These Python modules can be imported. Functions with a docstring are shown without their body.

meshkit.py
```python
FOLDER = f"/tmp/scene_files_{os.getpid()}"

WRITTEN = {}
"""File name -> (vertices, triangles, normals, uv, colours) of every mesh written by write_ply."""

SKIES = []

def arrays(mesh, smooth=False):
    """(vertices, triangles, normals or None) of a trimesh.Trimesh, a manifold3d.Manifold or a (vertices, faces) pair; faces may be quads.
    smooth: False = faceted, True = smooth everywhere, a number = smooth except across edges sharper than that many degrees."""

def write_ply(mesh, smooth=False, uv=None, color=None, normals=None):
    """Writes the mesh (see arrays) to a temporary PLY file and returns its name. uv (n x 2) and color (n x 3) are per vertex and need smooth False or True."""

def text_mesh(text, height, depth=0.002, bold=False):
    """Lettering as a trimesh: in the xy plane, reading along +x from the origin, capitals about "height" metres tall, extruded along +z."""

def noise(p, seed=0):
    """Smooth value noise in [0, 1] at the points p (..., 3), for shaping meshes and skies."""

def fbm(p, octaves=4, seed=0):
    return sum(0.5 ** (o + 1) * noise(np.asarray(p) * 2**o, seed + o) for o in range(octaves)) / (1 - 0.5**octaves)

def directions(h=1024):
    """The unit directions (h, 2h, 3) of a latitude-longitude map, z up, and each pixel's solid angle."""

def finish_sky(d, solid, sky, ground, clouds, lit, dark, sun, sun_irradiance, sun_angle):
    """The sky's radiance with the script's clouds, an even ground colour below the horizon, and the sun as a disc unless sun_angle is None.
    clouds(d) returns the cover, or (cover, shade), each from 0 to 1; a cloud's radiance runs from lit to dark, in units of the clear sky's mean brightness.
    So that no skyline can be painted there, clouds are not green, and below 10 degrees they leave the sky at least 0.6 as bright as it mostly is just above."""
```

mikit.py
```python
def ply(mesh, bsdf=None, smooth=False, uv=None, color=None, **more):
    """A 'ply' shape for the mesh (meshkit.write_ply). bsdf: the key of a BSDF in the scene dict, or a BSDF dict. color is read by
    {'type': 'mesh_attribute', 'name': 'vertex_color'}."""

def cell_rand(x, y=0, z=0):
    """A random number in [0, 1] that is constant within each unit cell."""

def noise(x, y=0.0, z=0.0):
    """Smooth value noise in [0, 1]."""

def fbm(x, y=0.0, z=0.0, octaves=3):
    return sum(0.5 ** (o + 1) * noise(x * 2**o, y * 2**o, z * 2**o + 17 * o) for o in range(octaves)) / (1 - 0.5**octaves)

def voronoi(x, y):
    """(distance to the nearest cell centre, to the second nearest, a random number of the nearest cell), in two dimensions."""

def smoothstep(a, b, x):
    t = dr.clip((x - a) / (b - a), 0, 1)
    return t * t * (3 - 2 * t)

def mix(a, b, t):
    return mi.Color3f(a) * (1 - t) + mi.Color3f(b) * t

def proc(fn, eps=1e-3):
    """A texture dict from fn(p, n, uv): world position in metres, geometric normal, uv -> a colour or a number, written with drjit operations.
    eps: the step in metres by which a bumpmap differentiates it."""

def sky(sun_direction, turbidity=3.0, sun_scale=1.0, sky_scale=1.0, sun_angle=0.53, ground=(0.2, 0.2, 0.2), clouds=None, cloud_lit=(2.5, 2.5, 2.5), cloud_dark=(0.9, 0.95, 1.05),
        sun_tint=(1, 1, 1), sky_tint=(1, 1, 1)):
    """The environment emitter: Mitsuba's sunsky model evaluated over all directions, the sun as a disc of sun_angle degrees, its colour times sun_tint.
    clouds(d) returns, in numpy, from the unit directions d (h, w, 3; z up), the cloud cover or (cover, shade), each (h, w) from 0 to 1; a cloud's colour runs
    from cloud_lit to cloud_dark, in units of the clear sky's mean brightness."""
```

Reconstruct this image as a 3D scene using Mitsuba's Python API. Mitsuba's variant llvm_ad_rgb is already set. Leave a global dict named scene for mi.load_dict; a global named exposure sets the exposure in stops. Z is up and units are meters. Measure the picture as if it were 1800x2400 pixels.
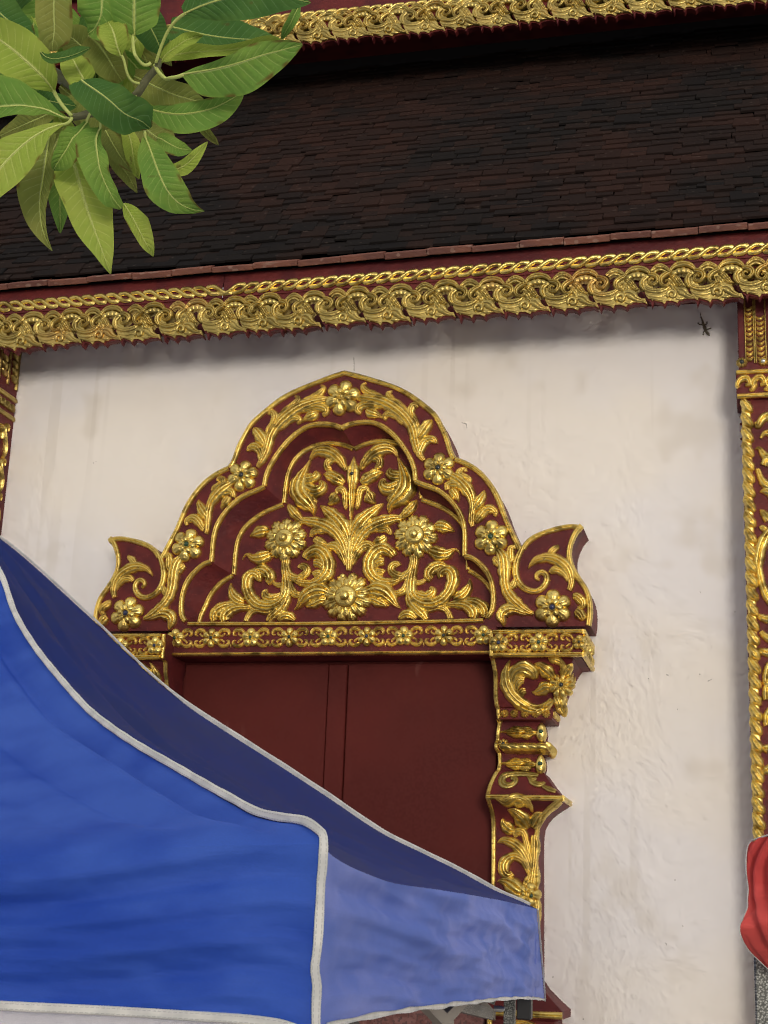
import math, random
import numpy as np, trimesh, shapely, manifold3d
import drjit as dr
import mitsuba as mi
import mikit
from shapely.geometry import Polygon, LineString
from scipy.interpolate import CubicSpline, PchipInterpolator

# ---------------------------------------------------------------- camera, sky, exposure
T4 = mi.ScalarTransform4f
scene = {'type': 'scene'}
labels = {}
scene['camera'] = {'type': 'perspective', 'to_world': T4().look_at(origin=[0.0,-5.75,1.6], target=[-1.20009, -1.08611, 2.9446], up=[0.02928, -0.26994, 0.96243]),
                   'fov': 28.8415, 'fov_axis': 'x', 'near_clip': 0.05, 'far_clip': 500.0}
def haze_clouds(d):
    # thin even overcast with soft breaks
    a = np.arctan2(d[..., 0], d[..., 1]); e = d[..., 2]
    c = 0.86 + 0.08*np.sin(3*a + 5*e) + 0.08*np.sin(7*a - 9*e + 1.3) + 0.06*np.sin(13*a + 17*e + 0.4)
    return np.clip(c, 0, 1), np.clip(0.45 + 0.3*np.sin(5*a + 11*e), 0, 1)
SUN = (0.36, -0.93, 0.045)
scene['sky'] = mikit.sky(SUN, turbidity=3, sun_scale=0.62, sky_scale=1.0, sun_angle=17.0, clouds=haze_clouds,
                         cloud_lit=(2.5, 2.38, 2.3), cloud_dark=(1.2, 1.2, 1.25), sun_tint=(0.50, 1.36, 30.5), ground=(0.3, 0.29, 0.28))
exposure = 3.92

# ---------------------------------------------------------------- materials
noise, fbm, sstep, mix, proc = mikit.noise, mikit.fbm, mikit.smoothstep, mikit.mix, mikit.proc
def mat(key, color, rough=0.5, metallic=0.0, bump=None, bscale=1.0, beps=1e-3, two=True, **kw):
    c = {'type': 'rgb', 'value': list(color)} if isinstance(color, (tuple, list)) else proc(color)
    r = proc(rough) if callable(rough) else float(rough)
    b = {'type': 'principled', 'base_color': c, 'roughness': r, 'metallic': float(metallic), **kw}
    if bump is not None:
        b = {'type': 'bumpmap', 'arbitrary': proc(bump, beps), 'scale': float(bscale), 'bsdf': b}
    scene[key] = {'type': 'twosided', 'bsdf': b} if two else b
SPOTS = [(-2.8038,3.5217),(-2.7922,3.5272),(-0.8895,3.1561),(-0.2067,2.8974),(-0.301,2.4436),(-0.3197,1.8155),(-0.4084,2.5628),(-0.216,2.5787),(-0.0804,2.8185),(-0.7676,1.4536),(-0.6559,1.3128),(-0.2946,1.6528)]
SCARS = [[(-1.1606,3.632),(-1.1425,3.6274)], [(-1.1425,3.6274),(-1.1402,3.6087)], [(-1.6398,3.9492),(-1.6353,3.8905)], [(-0.3406,2.5791),(-0.3342,2.5741)], [(-0.1848,2.5525),(-0.172,2.559)], [(-0.3567,1.5905),(-0.3537,1.5846)]]
def plaster_col(p, n, uv):
    m = fbm(p.x*1.7, p.y*1.7, p.z*1.7 + 3, 3)
    w = fbm(p.x*6 + 9, p.y*6, p.z*4.5, 3)
    c = mix((0.86, 0.815, 0.76), (0.82, 0.80, 0.81), sstep(0.35, 0.68, m))
    c = mix(c, (0.62, 0.56, 0.47), 0.35*sstep(0.56, 0.82, w))
    d = mi.Float(0)
    for k, (x, z) in enumerate(SPOTS):
        q = dr.sqrt(dr.square(p.x - x) + dr.square(p.z - z))*(0.6 + 0.9*noise(p.x*300, p.z*300, k))
        d = dr.maximum(d, 1 - sstep(0.0014, 0.0034, q))
    st = sstep(0.60, 0.85, noise(p.x*34 + 11, p.z*1.6))*sstep(0.45, 0.75, noise(p.x*5 + 4, p.z*0.9))
    c = mix(c, (0.56, 0.51, 0.45), 0.22*st)
    for (a, b) in SCARS:
        ax, az, bx, bz = a[0], a[1], b[0], b[1]
        L2 = (bx-ax)**2 + (bz-az)**2
        t = dr.clip(((p.x-ax)*(bx-ax) + (p.z-az)*(bz-az))/L2, 0, 1)
        q = dr.sqrt(dr.square(p.x-ax-t*(bx-ax)) + dr.square(p.z-az-t*(bz-az)))*(0.5 + noise(p.x*200, p.z*200))
        d = dr.maximum(d, 0.8*(1 - sstep(0.0009, 0.0024, q)))
    return mix(c, (0.20, 0.18, 0.16), 0.75*d)
def plaster_bump(p, n, uv):
    t = fbm(p.x*22, p.y*22, p.z*22, 3)*0.7 + 0.45*fbm(p.x*90, p.y*90, p.z*60, 2)
    d = 1 - sstep(0.0, 0.10, dr.abs(noise(p.x*34 + 4, p.y*9, p.z*50) - 0.78))
    return t + 0.12*d
mat('plaster', plaster_col, 0.75, bump=plaster_bump, bscale=0.0098, beps=2e-3, specular=0.25)
def gold_col(p, n, uv):
    k = fbm(p.x*26, p.y*26, p.z*26, 3)
    f = noise(p.x*190, p.y*190, p.z*190)
    c = mix((0.84, 0.65, 0.20), (0.72, 0.54, 0.16), sstep(0.35, 0.7, k))
    c = mix(c, (0.30, 0.215, 0.065), 0.8*sstep(0.54, 0.74, k))
    return mix(c, (0.30, 0.19, 0.055), 0.65*sstep(0.66, 0.88, f))
def gold_rough(p, n, uv):
    return 0.24 + 0.20*fbm(p.x*40, p.y*40, p.z*40 + 7, 2)
def gold_bump(p, n, uv):
    return fbm(p.x*95, p.y*95, p.z*95, 4)
mat('gold', gold_col, gold_rough, 0.92, bump=gold_bump, bscale=0.0022, beps=6e-4)
def old_gold_col(p, n, uv):
    k = fbm(p.x*24, p.y*24, p.z*24, 3)
    c = mix((0.58, 0.44, 0.14), (0.44, 0.34, 0.11), sstep(0.35, 0.6, k))
    c = mix(c, (0.30, 0.23, 0.08), 0.8*sstep(0.58, 0.8, k))
    o = noise(p.x*9 + 30, p.y*9, p.z*9)
    return mix(c, (0.62, 0.33, 0.11), 0.4*sstep(0.70, 0.92, o))
mat('old_gold', old_gold_col, 0.38, 0.9, bump=gold_bump, bscale=0.0024, beps=6e-4)
def red_col(p, n, uv):
    k = fbm(p.x*14, p.y*14, p.z*14, 3); f = noise(p.x*120, p.y*120, p.z*120)
    c = mix((0.125, 0.020, 0.020), (0.085, 0.015, 0.018), sstep(0.35, 0.7, k))
    return mix(c, (0.20, 0.05, 0.045), 0.4*sstep(0.78, 0.95, f))
def rough_bump(p, n, uv):
    return fbm(p.x*70, p.y*70, p.z*70, 3)
mat('red', red_col, 0.5, bump=rough_bump, bscale=0.0025, specular=0.2)
def door_col(p, n, uv):
    k = fbm(p.x*3, p.y*3, p.z*3, 3); f = noise(p.x*150, p.z*150)
    c = mix((0.100, 0.0135, 0.0110), (0.078, 0.0105, 0.0090), sstep(0.3, 0.7, k))
    s = sstep(0.80, 0.86, noise(p.x*7 + 3, p.z*2.2))*sstep(0.62, 0.8, noise(p.x*60, p.z*14))
    return mix(mix(c, (0.13, 0.03, 0.025), 0.22*f), (0.30, 0.14, 0.12), 0.35*s)
def door_bump(p, n, uv):
    return fbm(p.x*30, p.y*30, p.z*5, 3)
mat('door_paint', door_col, 0.58, bump=door_bump, bscale=0.0016, specular=0.16)
def tile_col(a, b):
    def f(p, n, uv):
        k = fbm(p.x*2.3, p.y*2.3, p.z*2.3, 3); f2 = noise(p.x*45, p.y*45, p.z*45)
        c = mix(a, b, sstep(0.35, 0.65, k))
        return mix(c, (0.10, 0.075, 0.065), 0.28*sstep(0.84, 0.97, f2))
    return f
mat('tile_a', tile_col((0.021, 0.012, 0.0105), (0.012, 0.0105, 0.0105)), 0.9, bump=rough_bump, bscale=0.003, specular=0.08)
mat('tile_b', tile_col((0.028, 0.0145, 0.012), (0.017, 0.012, 0.011)), 0.9, bump=rough_bump, bscale=0.003, specular=0.08)
mat('tile_c', tile_col((0.018, 0.0115, 0.0105), (0.011, 0.010, 0.0105)), 0.9, bump=rough_bump, bscale=0.003, specular=0.08)
def terra_col(p, n, uv):
    k = fbm(p.x*9, p.y*20, p.z*20, 3)
    return mix(mix((0.17, 0.062, 0.040), (0.11, 0.040, 0.030), sstep(0.35, 0.65, k)), (0.30, 0.19, 0.15), 0.5*sstep(0.66, 0.8, noise(p.x*40, p.y*60, p.z*60)))
mat('terracotta', terra_col, 0.7, bump=rough_bump, bscale=0.003)
def cloth_col(a, b):
    def f(p, n, uv):
        k = 0.6*fbm(p.x*3.1, p.y*3.1, p.z*5.1, 3) + 0.4*fbm(p.x*11, p.y*11, p.z*17, 3)
        t = 0.9 + 0.1*noise(p.x*800, p.y*800, p.z*800)
        return mix(a, b, sstep(0.32, 0.68, k))*t
    return f
def weave(p, n, uv):
    return 0.0010*fbm(p.x*500, p.y*500, p.z*500, 2) + 0.0034*fbm(p.x*16, p.y*16, p.z*42, 4) + 0.0016*dr.abs(noise(p.x*23 + p.z*31, p.y*23 - p.z*17, p.z*9) - 0.5)
def cloth(key, a, b, rough=0.62):
    mat(key, cloth_col(a, b), rough, bump=weave, bscale=0.9, beps=8e-4, specular=0.16)
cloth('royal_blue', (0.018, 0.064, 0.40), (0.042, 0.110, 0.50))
cloth('shaded_blue', (0.013, 0.028, 0.165), (0.020, 0.032, 0.140))  # tent blue darkened: the side roof panel's shade is put into the colour
cloth('lit_blue', (0.105, 0.175, 0.56), (0.20, 0.255, 0.63))  # tent blue paled: lamp light on the side valance is put into the colour
cloth('red_cloth', (0.60, 0.070, 0.072), (0.66, 0.095, 0.088))
def tape_col(p, n, uv):
    k = fbm(p.x*30, p.y*30, p.z*30, 3)
    c = mix((0.66, 0.66, 0.64), (0.52, 0.53, 0.53), sstep(0.35, 0.7, k))
    u = uv.x/0.0075
    dash = sstep(0.36, 0.30, dr.abs(u - dr.floor(u) - 0.5))*sstep(0.13, 0.05, dr.abs(dr.abs(uv.y) - 0.55))
    edge = sstep(0.80, 1.0, dr.abs(uv.y))
    return mix(mix(c, (0.30, 0.31, 0.34), 0.55*dash), (0.40, 0.42, 0.46), 0.4*edge)
mat('white_tape', tape_col, 0.75, bump=weave, bscale=0.5, beps=8e-4, specular=0.12)
cloth('white_cloth', (0.70, 0.70, 0.78), (0.66, 0.66, 0.74))
def hammer_col(p, n, uv):
    d1, d2, r = mikit.voronoi(p.x*210 + p.y*210, p.z*210)
    return mix((0.09, 0.095, 0.09), (0.42, 0.43, 0.41), sstep(0.55, 0.15, d1)*(0.35 + 0.65*r))
mat('hammertone', hammer_col, 0.42, 0.35, bump=rough_bump, bscale=0.001)
mat('grey_metal', (0.30, 0.285, 0.25), 0.45, 0.4, bump=rough_bump, bscale=0.0006)
mat('dark_metal', (0.035, 0.036, 0.04), 0.4, 0.4)
mat('shaded_wall', (0.014, 0.012, 0.014), 0.7, bump=rough_bump, bscale=0.002)  # near-black paints in the shade under the upper eave
mat('steel', (0.65, 0.66, 0.68), 0.25, 0.95)
mat('dark_gem', (0.006, 0.010, 0.012), 0.06, clearcoat=1.0)
mat('green_gem', (0.010, 0.045, 0.018), 0.06, clearcoat=1.0)
mat('blue_gem', (0.010, 0.014, 0.06), 0.06, clearcoat=1.0)
mat('mirror_gem', (0.75, 0.77, 0.75), 0.12, 0.95)
def gecko_col(p, n, uv):
    return mix((0.075, 0.062, 0.040), (0.15, 0.125, 0.080), noise(p.x*420, p.y*420, p.z*420))
mat('gecko_skin', gecko_col, 0.6, bump=rough_bump, bscale=0.001)
def bark_col(p, n, uv):
    return mix((0.10, 0.115, 0.05), (0.16, 0.15, 0.085), fbm(p.x*30, p.y*30, p.z*30, 3))
mat('twig_bark', bark_col, 0.7, bump=rough_bump, bscale=0.002)
mat('petiole_green', (0.46, 0.53, 0.15), 0.5)
def granite_col(p, n, uv):
    k = fbm(p.x*60, p.y*60, p.z*60, 3)
    return mix(mix((0.20, 0.075, 0.065), (0.30, 0.14, 0.125), sstep(0.35, 0.65, k)), (0.08, 0.05, 0.05), 0.6*sstep(0.6, 0.75, noise(p.x*150, p.z*150)))
mat('red_granite', granite_col, 0.35, specular=0.5)
def pave_col(p, n, uv):
    k = fbm(p.x*1.2, p.y*1.2, 0, 3); f = noise(p.x*90, p.y*90)
    g = dr.maximum(1 - sstep(0.004, 0.008, dr.abs(p.x/0.4 - dr.floor(p.x/0.4 + 0.5))*0.4), 1 - sstep(0.004, 0.008, dr.abs(p.y/0.4 - dr.floor(p.y/0.4 + 0.5))*0.4))
    return mix(mix((0.46, 0.445, 0.42), (0.38, 0.365, 0.345), sstep(0.3, 0.7, k))*(0.85 + 0.3*f), (0.15, 0.145, 0.14), g)
mat('paving', pave_col, 0.8)
def leaf_mat(key, top, yellow, vein):
    def f(p, n, uv):
        s, v = uv.x, uv.y*2 - 1
        av = dr.abs(v)
        k = fbm(p.x*22, p.y*22, p.z*22, 3)
        c = mix(top, yellow, sstep(0.40, 0.72, k)*0.75)
        g = s*13.0 - av*1.7 + 0.25*dr.select(v > 0, 1.0, 0.0)
        q = dr.abs(g - dr.floor(g + 0.5))
        c = mix(c, vein, 0.46*(1 - sstep(0.015, 0.085, q))*(1 - sstep(0.55, 0.97, av)))
        c = mix(c, vein, 0.9*(1 - sstep(0.035, 0.075, av*(0.55 + 0.9*s))))
        bl = noise(p.x*60 + 5, p.y*60, p.z*60)
        c = mix(c, (0.13, 0.075, 0.03), 0.5*sstep(0.93, 0.98, bl))
        c = mix(c, yellow, 0.55*sstep(0.90, 0.99, av))
        return mix(c, (0.16, 0.085, 0.03), 0.8*sstep(0.86, 1.0, av + 0.22*s*s)*sstep(0.60, 0.80, noise(p.x*48 + 9, p.y*48, p.z*48)))
    def b(p, n, uv):
        s, v = uv.x, uv.y*2 - 1
        av = dr.abs(v)
        g = s*13.0 - av*1.7 + 0.25*dr.select(v > 0, 1.0, 0.0)
        return 0.5 + 0.5*dr.cos(2*math.pi*g)*(1 - av*0.6) + 0.35*fbm(p.x*130, p.y*130, p.z*130, 2)
    scene[key] = {'type': 'bumpmap', 'arbitrary': proc(b, 8e-4), 'scale': 0.0016,
                  'bsdf': {'type': 'principledthin', 'base_color': proc(f), 'roughness': 0.27, 'diff_trans': 0.75, 'eta': 1.42}}
leaf_mat('leaf_dark', (0.080, 0.185, 0.050), (0.115, 0.225, 0.055), (0.19, 0.32, 0.14))
leaf_mat('leaf_mid', (0.185, 0.350, 0.070), (0.260, 0.410, 0.080), (0.42, 0.54, 0.19))
leaf_mat('leaf_lime', (0.37, 0.50, 0.085), (0.45, 0.54, 0.11), (0.62, 0.68, 0.24))
leaf_mat('leaf_olive', (0.250, 0.300, 0.075), (0.320, 0.330, 0.090), (0.42, 0.46, 0.20))

# ---------------------------------------------------------------- helpers
count = {}
def key_for(name):
    n = count.get(name, 0); count[name] = n + 1
    return name if n == 0 else f'{name}_{n:03d}'
def add(name, mesh, bsdf, smooth=False, label=None, category=None, group=None, kind=None, **kw):
    k = key_for(name)
    scene[k] = mikit.ply(mesh, bsdf, smooth, **kw) if not isinstance(mesh, dict) else {**mesh, **kw}
    tag(k, label, category, group, kind)
    return k
def tag(k, label=None, category=None, group=None, kind=None):
    d = {a: b for a, b in (('label', label), ('category', category), ('group', group), ('kind', kind)) if b}
    if d: labels[k] = {**labels.get(k, {}), **d}
def grid(P):
    """(n, m, 3) points -> vertices, faces"""
    n, m = P.shape[:2]
    i, j = np.meshgrid(np.arange(n-1), np.arange(m-1), indexing='ij')
    a = (i*m + j).ravel(); f = np.stack([a, a+1, a+m+1, a+m], 1)
    return P.reshape(-1, 3), np.vstack([f[:, [0, 1, 2]], f[:, [0, 2, 3]]])
def join(parts):
    vs, fs, o = [], [], 0
    for v, f in parts:
        vs.append(np.asarray(v)); fs.append(np.asarray(f) + o); o += len(v)
    return np.vstack(vs), np.vstack(fs)
def box(x0, x1, y0, y1, z0, z1, ch=0.0):
    if ch <= 0:
        m = trimesh.creation.box((x1-x0, y1-y0, z1-z0)); m.apply_translation(((x0+x1)/2, (y0+y1)/2, (z0+z1)/2))
        return np.array(m.vertices), np.array(m.faces)
    pts = [(x, y, z) for x in (x0, x1) for y in (y0, y1) for z in (z0, z1)]
    q = []
    for (x, y, z) in pts:
        sx, sy, sz = (1 if x == x0 else -1), (1 if y == y0 else -1), (1 if z == z0 else -1)
        q += [(x+sx*ch, y+sy*ch, z), (x+sx*ch, y, z+sz*ch), (x, y+sy*ch, z+sz*ch)]
    h = trimesh.convex.convex_hull(np.array(q))
    return np.array(h.vertices), np.array(h.faces)
def prism(poly, y_front, y_back):
    """shapely polygon in (x, z) extruded from y_back to y_front"""
    m = trimesh.creation.extrude_polygon(poly, abs(y_back - y_front))
    v = np.array(m.vertices); v = np.stack([v[:, 0], y_back - v[:, 2], v[:, 1]], 1)
    return v, np.array(m.faces)
def spline(pts, n, corners=False):
    p = np.asarray(pts, float)
    d = np.r_[0, np.cumsum(np.linalg.norm(np.diff(p[:, :2], axis=0), axis=1))]
    s = np.linspace(0, d[-1], n)
    if len(p) == 2 or corners: return np.stack([np.interp(s, d, p[:, k]) for k in range(p.shape[1])], 1)
    out = [CubicSpline(d, p[:, k])(s) for k in range(2)]
    for k in range(2, p.shape[1]): out.append(PchipInterpolator(d, p[:, k])(s))
    return np.stack(out, 1)
RNG = np.random.default_rng(11)
def strip(pts, y0, h=None, flute=3, n=None, lift=0.0, ribs=0, rib=0.25, wob=0.05, back=0.003, groove=0.36, lobe=0.0):
    """carved stroke: (x, z, half width) centre line in the plane y = y0, raised towards -y; y0 may be a function of z"""
    p = np.asarray(pts, float)
    L = np.linalg.norm(np.diff(p[:, :2], axis=0), axis=1).sum()
    n = n or int(np.clip(L/0.0036, 12, 80))
    c = spline(p, n)
    w = np.maximum(c[:, 2], 0.0006)
    t = np.gradient(c[:, :2], axis=0); t /= np.linalg.norm(t, axis=1, keepdims=True) + 1e-12
    nr = np.stack([-t[:, 1], t[:, 0]], 1)
    hm = h if h is not None else 1.0*p[:, 2].max()
    m = 25 if flute > 1 else 13
    v = np.sin(np.linspace(-math.pi/2, math.pi/2, m)*0.5)/math.sin(math.pi/4)
    prof = np.sqrt(np.clip(1 - np.abs(v)**2.1, 0, 1))
    fl = np.ones(m)
    for k in range(1, flute): fl -= groove*np.exp(-((v - (-1 + 2*k/flute))/(0.30/flute))**2)
    ph = RNG.random()*6.28
    hs = hm*(w/w.max())**0.6*(1 + wob*np.sin(np.linspace(0, 9, n) + ph))
    if ribs: hs = hs*(1 - rib + rib*np.abs(np.sin(np.linspace(0, math.pi*ribs, n)))*1.6)
    ww = w*(1 + 0.05*np.sin(np.linspace(0, 14, n) + ph*2))
    if ribs: ww = ww*(1 - 0.10 + 0.14*np.abs(np.sin(np.linspace(0, math.pi*ribs, n))))
    H = hs[:, None]*(prof*fl)[None, :] + lift
    W_ = np.repeat(ww[:, None], m, 1)
    if lobe:      # scalloped edges, the two sides out of step
        sl = np.linspace(0, L/0.020, n)
        W_ = W_*(1 + lobe*np.where(v[None, :] > 0, np.abs(np.sin(sl*math.pi/2 + ph))[:, None], np.abs(np.cos(sl*math.pi/2 + ph))[:, None])*np.abs(v)[None, :] - lobe*0.4)
    X = c[:, 0:1] + nr[:, 0:1]*W_*v
    Z = c[:, 1:2] + nr[:, 1:2]*W_*v
    B = y0(Z) if callable(y0) else y0
    Y = B - H
    G = np.stack([X, Y + 0*X, Z], 2)
    b = back if lift == 0 else back + lift
    side0, side1 = G[:, :1].copy(), G[:, -1:].copy(); side0[..., 1] += b; side1[..., 1] += b
    G = np.concatenate([side0, G, side1], 1)
    e0, e1 = G[:1].copy(), G[-1:].copy()
    bb = (B if not callable(y0) else None)
    e0[..., 1] = (bb if bb is not None else y0(e0[..., 2])) + back; e1[..., 1] = (bb if bb is not None else y0(e1[..., 2])) + back
    V_, F_ = grid(np.concatenate([e0, G, e1], 0))
    return V_, F_[:, ::-1]
def flower(cx, cz, R, y0, n=6, h=None, rot=0.0, layers=2, boss='ring', flutes=3, sx=1.0):
    h = h or R*0.42; R = R*1.17
    parts = []
    def layer(r1, base, hh, k, ph, fl):
        nt, nr = k*14, 12
        th = np.linspace(0, 2*math.pi, nt + 1)
        rho = np.linspace(0, 1, nr)
        cell = np.abs(np.cos((th - ph)*k/2))
        edge = (0.66 + 0.34*cell**0.45) if boss == 'ring' else (0.80 + 0.20*cell**0.5) + 0.025*np.cos((th - ph)*k*3) + 0.02*np.sin(th*5 + cx*90)
        rr = r1*rho[:, None]*(1 + (edge[None, :] - 1)*rho[:, None]**2)
        pet = np.sin(np.clip(rho, 0, 1)*2.5 + 0.25)
        z = base + hh*(0.28 + 0.72*pet[:, None])*(0.35 + 0.65*cell[None, :]**0.45)
        z = z + hh*0.05*np.cos((th - ph)*k*fl)[None, :]*np.sin(rho*math.pi)[:, None]
        z[-1] = np.minimum(z[-1], base + hh*0.35)
        lo = z[-1:]*0 - 0.004
        rr = np.vstack([rr, rr[-1:]]); z = np.vstack([z, lo])
        G = np.stack([cx + sx*rr*np.cos(th), y0 - z, cz + rr*np.sin(th)], 2)
        parts.append(grid(G[:, ::-1]))
    layer(R, 0.0, h*(1.0 if boss == 'ring' else 0.75), n, rot, flutes)
    if layers > 1: layer(R*(0.56 if boss == 'ring' else 0.80), h*(0.50 if boss == 'ring' else 0.30), h*0.60, n, rot + math.pi/n, 1)
    top = h*(1.0 if layers > 1 else 0.75)
    def lathe(profile, k=20):
        th = np.linspace(0, 2*math.pi, k + 1)
        pr = np.array(profile)
        G = np.stack([cx + sx*pr[:, :1]*np.cos(th), y0 - pr[:, 1:] + 0*th, cz + pr[:, :1]*np.sin(th)], 2)
        parts.append(grid(G[:, ::-1]))
    if boss == 'ring':
        r = R*0.25
        lathe([(0.0, top*0.95), (r*0.55, top*0.95), (r*0.62, top*1.12), (r*0.8, top*1.22), (r, top*1.1), (r*1.08, top*0.8), (r*1.08, 0)])
    else:
        r = R*0.50
        a = np.linspace(0, math.pi/2, 8)
        lathe([(r*0.34*math.sin(q), top*0.75 + r*0.55 + r*0.20*math.cos(q)) for q in a[::1]] + [(r*0.40, top*0.75 + r*0.42)] +
              [(r*(0.42 + 0.5*math.sin(q)), top*0.75 + r*0.42*math.cos(q)) for q in a[2:]] + [(r*1.0, top*0.8), (r*1.05, top*0.65), (r*1.05, 0)])
    return join(parts)
def gem(cx, cz, r, yf, key=None):
    a = np.linspace(0, math.pi/2, 5); th = np.linspace(0, 2*math.pi, 9)
    G = np.stack([cx + (r*np.sin(a))[:, None]*np.cos(th), yf - (r*0.6*np.cos(a))[:, None] + 0*th, cz + (r*np.sin(a))[:, None]*np.sin(th)], 2)
    return grid(G[:, ::-1])
AX = -1.62                       # the doorway's axis of symmetry
AXI = -1.58                      # and that of its recessed panel
def mir(pts, ax=AX): return [(2*ax - q[0],) + tuple(q[1:]) for q in pts]
def rim(pts, y0, w, h, name, parent, bsdf='gold', flute=2):
    q = spline(pts, max(6, int(LineString([a[:2] for a in pts]).length/0.010))) if len(pts) > 2 else spline(pts, 24)
    q = np.c_[q[:, :2], np.full(len(q), w)]
    return add(f'{parent}__{name}', strip(q, y0, h=h, flute=flute, n=max(12, int(len(q)*1.3)), wob=0.08, back=0.006), bsdf, 50)
def tube(P, r, sides=8, cap=True):
    P = np.asarray(P, float); n = len(P)
    r = np.broadcast_to(np.asarray(r, float), (n,))
    t = np.gradient(P, axis=0); t /= np.linalg.norm(t, axis=1, keepdims=True) + 1e-12
    ref = np.array([0, 0, 1.0]) if abs(t[:, 2]).mean() < 0.8 else np.array([1.0, 0, 0])
    a = np.cross(t, ref); a /= np.linalg.norm(a, axis=1, keepdims=True) + 1e-12
    b = np.cross(t, a)
    th = np.linspace(0, 2*math.pi, sides + 1)
    G = P[:, None] + r[:, None, None]*(np.cos(th)[None, :, None]*a[:, None] + np.sin(th)[None, :, None]*b[:, None])
    if cap: G = np.concatenate([np.repeat(P[:1, None], sides + 1, 1), G, np.repeat(P[-1:, None], sides + 1, 1)], 0)
    return grid(G)
def bar(p, q, w, d, up=(0, 0, 1)):
    """rectangular bar from p to q"""
    p, q = np.asarray(p, float), np.asarray(q, float)
    t = (q - p)/np.linalg.norm(q - p); s = np.cross(t, up); s /= np.linalg.norm(s); u = np.cross(s, t)
    v = np.array([e + a*w/2*s + b*d/2*u for e in (p, q) for a, b in ((-1, -1), (1, -1), (1, 1), (-1, 1))])
    f = [[0, 1, 2], [0, 2, 3], [4, 6, 5], [4, 7, 6]] + [x for i in range(4) for x in ([i, i+4, (i+1) % 4], [(i+1) % 4, i+4, (i+1) % 4 + 4])]
    return v, np.array(f)

# ---------------------------------------------------------------- ground
g = 40.0
add('ground', grid(np.array([[(x, y, 0.0) for y in np.linspace(-g, g, 3)] for x in np.linspace(-g, g, 3)])[:, :, :]), 'paving', kind='structure', label='pale paving of the temple yard', category='ground')

# ================================================================ the temple
tag('temple', 'ornate temple building with white plaster wall, gilded red doorway and dark tiled roof', 'temple')
count['temple'] = 1
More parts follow.
